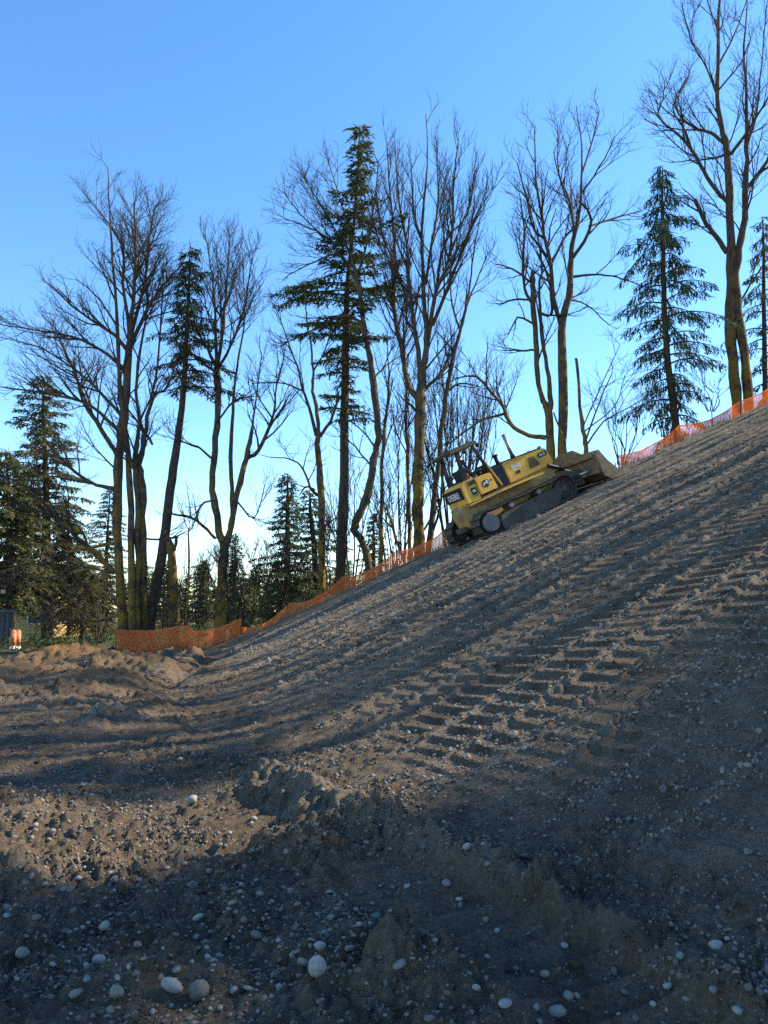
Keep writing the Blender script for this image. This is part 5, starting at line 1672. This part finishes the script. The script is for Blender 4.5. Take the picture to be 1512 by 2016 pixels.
def build_container():
    Y = 37.0
    p0 = P(-30, 1270, Y); p1 = P(22, 1270, Y); pt = P(10, 1201, Y)
    g = base1(p1[0], Y)
    wdt = p1[0] - p0[0]; H = pt[2] - g
    root = empty('container', ((p0[0] + p1[0]) / 2, Y, g))
    root.rotation_euler = (0, 0, R(25))
    tag(root, 'dark navy ribbed upright container at the left edge under the cedar', 'container')
    bm = bmesh.new(); add_box(bm, -wdt / 2, wdt / 2, 0, 1.1, .06, H - .12); bm_obj('body', bm, M['plastic_navy'], root, bevel=.02)
    n = 6
    for k in range(n):
        u = -wdt / 2 + .05 + (wdt - .1) * k / (n - 1)
        bm = bmesh.new(); add_box(bm, u - .045, u + .045, -.06, -.002, .10, H - .16); bm_obj('rib', bm, M['plastic_navy'], root, bevel=.012)
    bm = bmesh.new(); add_prism(bm, [(-wdt / 2 - .05, H - .118), (wdt / 2 + .05, H - .118), (wdt / 2, H + .02), (-wdt / 2, H + .02)], -.09, 1.16); bm_obj('lid', bm, M['plastic_navy'], root, bevel=.02)
    bm = bmesh.new(); add_box(bm, -wdt / 2 - .04, wdt / 2 + .04, -.08, 1.15, -.05, .058); bm_obj('base', bm, M['mud_grey'], root, bevel=.01)
build_container()

def barrier_post(px, top, Y, label):
    p = P(px, 1278, Y); t = P(px, top, Y)
    g = base1(p[0], Y)
    H = t[2] - g
    root = empty('barrier_post', (p[0], Y, g))
    tag(root, label, 'barrier', 'orange barrier posts beside the container')
    bm = bmesh.new(); add_cyl(bm, (0, 0, .13), (0, 0, H - .12), .13, 18)
    bmesh.ops.create_uvsphere(bm, u_segments=18, v_segments=10, radius=.13, matrix=Matrix.Translation((0, 0, H - .12)))
    bm_obj('shaft', bm, M['orange_plastic'], root, True)
    bm = bmesh.new(); add_cyl(bm, (0, 0, -.04), (0, 0, .14), .17, 18, .14)
    bm_obj('base', bm, M['trim'], root, True)
barrier_post(25, 1240, 36.2, 'faded orange rounded post touching the dark container')
barrier_post(34, 1240, 36.4, 'faded orange rounded post standing farther from the dark container')
bm = bmesh.new()
hp = P(82, 1290, 25.5)
gz = land1(hp[0], 25.5)
link('plastic_pipe', tubes_mesh('plastic_pipe', [([(hp[0] - .15, 25.5, gz + .28), (hp[0] - .1, 25.45, gz + .12), (hp[0] - .02, 25.4, gz + .04), (hp[0] + .08, 25.35, gz), (hp[0] + .2, 25.3, gz + .02)], [.015] * 5, 8)]), M['trim'])
tag(bpy.data.objects['plastic_pipe'], 'thin white bent pipe end sticking out behind the orange heap', 'pipe')
bm.free()

# ------------------------------------------------------------------ low leafy undergrowth beyond the fence
def undergrowth():
    r = np.random.RandomState(31)
    n = 420
    cx = r.uniform(-30, 1, n); cy = r.uniform(32.6, 62, n)
    keep = ~((cx < -19) & (cy < 54))
    cx, cy = cx[keep], cy[keep]
    V = []; Q = []
    for a, b in zip(cx, cy):
        g = base1(a, b); rad = r.uniform(.35, .9); ht = r.uniform(.35, 1.1)
        m = 60
        t = r.uniform(0, 6.283, m); q = np.sqrt(r.uniform(0, 1, m)) * rad
        x = a + np.cos(t) * q; y = b + np.sin(t) * q; z = g + ht * r.uniform(.1, 1, m) * (1 - .6 * (q / rad) ** 2)
        for i in range(m):
            d = r.normal(0, 1, 3); d[2] *= .6; d /= np.linalg.norm(d); e = np.cross(d, r.normal(0, 1, 3)); e /= np.linalg.norm(e)
            l, w = r.uniform(.06, .16), r.uniform(.025, .06)
            c = np.array((x[i], y[i], z[i]))
            k = len(V)
            V += [c - e * w, c + d * l * .5 - e * w * .2 + e * w, c + d * l, c + d * l * .5 - e * w]
            Q.append((k, k + 1, k + 2, k + 3))
    o = link('undergrowth', mk_mesh('undergrowth', np.array(V), [np.array(Q)], False), M['leaf'])
    tag(o, 'low leafy undergrowth covering the ground beyond the fence', 'undergrowth', kind='stuff')
undergrowth()

# loose crumbs of soil lying on the churned surface
M['dry_highlight_crumb'] = flat_material('dry_soil_highlight_crumb', (.31, .255, .195), (.21, .17, .128), 9, .95, bmp=.4, spec=.1)  # pale dry soil; its tone also stands in for light on berms and crests
def crumbs(name, label, material, n, seed, ylo, yhi, k0, on_prints, limit):
    bm = bmesh.new(); bmesh.ops.create_icosphere(bm, subdivisions=1, radius=1.0)
    V0 = np.array([v.co[:] for v in bm.verts]); F0 = np.array([[v.index for v in f.verts] for f in bm.faces]); bm.free()
    r = np.random.RandomState(seed)
    y = ylo * (yhi / ylo) ** r.uniform(0, 1, n); x = r.uniform(-1, 1, n) * .55 * (y + .6)
    d = .6 * vnoise(x / .5, y / .4, 601) + .6 * vnoise(x / .16, y / .16, 602)
    a, b, i, side, berm, cleat, wear = prints(x, y)
    bk = bank_mask(x, y)
    d = d * (1 - .6 * bk) - max(0, on_prints - 1) * 1.1 * (1 - bk) + on_prints * bk * (.75 * np.clip(berm, 0, 1) + .5 * cleat ** 3 - .22)
    k = (d > r.uniform(-.1, .7, n)) & (r.uniform(0, 1, n) > .85 * pad_mask(x, y)[2])
    x, y = x[k][:limit], y[k][:limit]; n = len(x)
    s = (k0 + .00075 * y) * np.exp(r.normal(0, .42, n))
    z = land(x, y) + s * .3
    L = V0[None] * (1 + .55 * (r.rand(n, len(V0), 1) - .5)) * (s[:, None] * r.uniform(.7, 1.3, (n, 3)))[:, None, :]
    Vt = L + np.stack([x, y, z], 1)[:, None, :]
    Fc = (F0[None] + (np.arange(n) * len(V0))[:, None, None]).reshape(-1, 3)
    o = link(name, mk_mesh(name, Vt.reshape(-1, 3), [Fc], False), material)
    tag(o, label, 'soil crumbs', kind='stuff')
crumbs('soil_crumbs', 'loose dark crumbs of damp soil over the bank and foreground', M['soil'], 60000, 123, 2.5, 20, .0035, 1.0, 13000)
crumbs('soil_crumbs', 'loose pale crumbs of dry soil, coloured to lighten the track ridges', M['dry_highlight_crumb'], 90000, 124, 2.5, 26, .0032, 1.3, 24000)

crumbs('soil_crumbs', 'small mixed grit and crumbs strewn over the shaded foreground', M['stone_dark'], 70000, 125, 2.4, 8.5, .0030, 0.0, 14000)
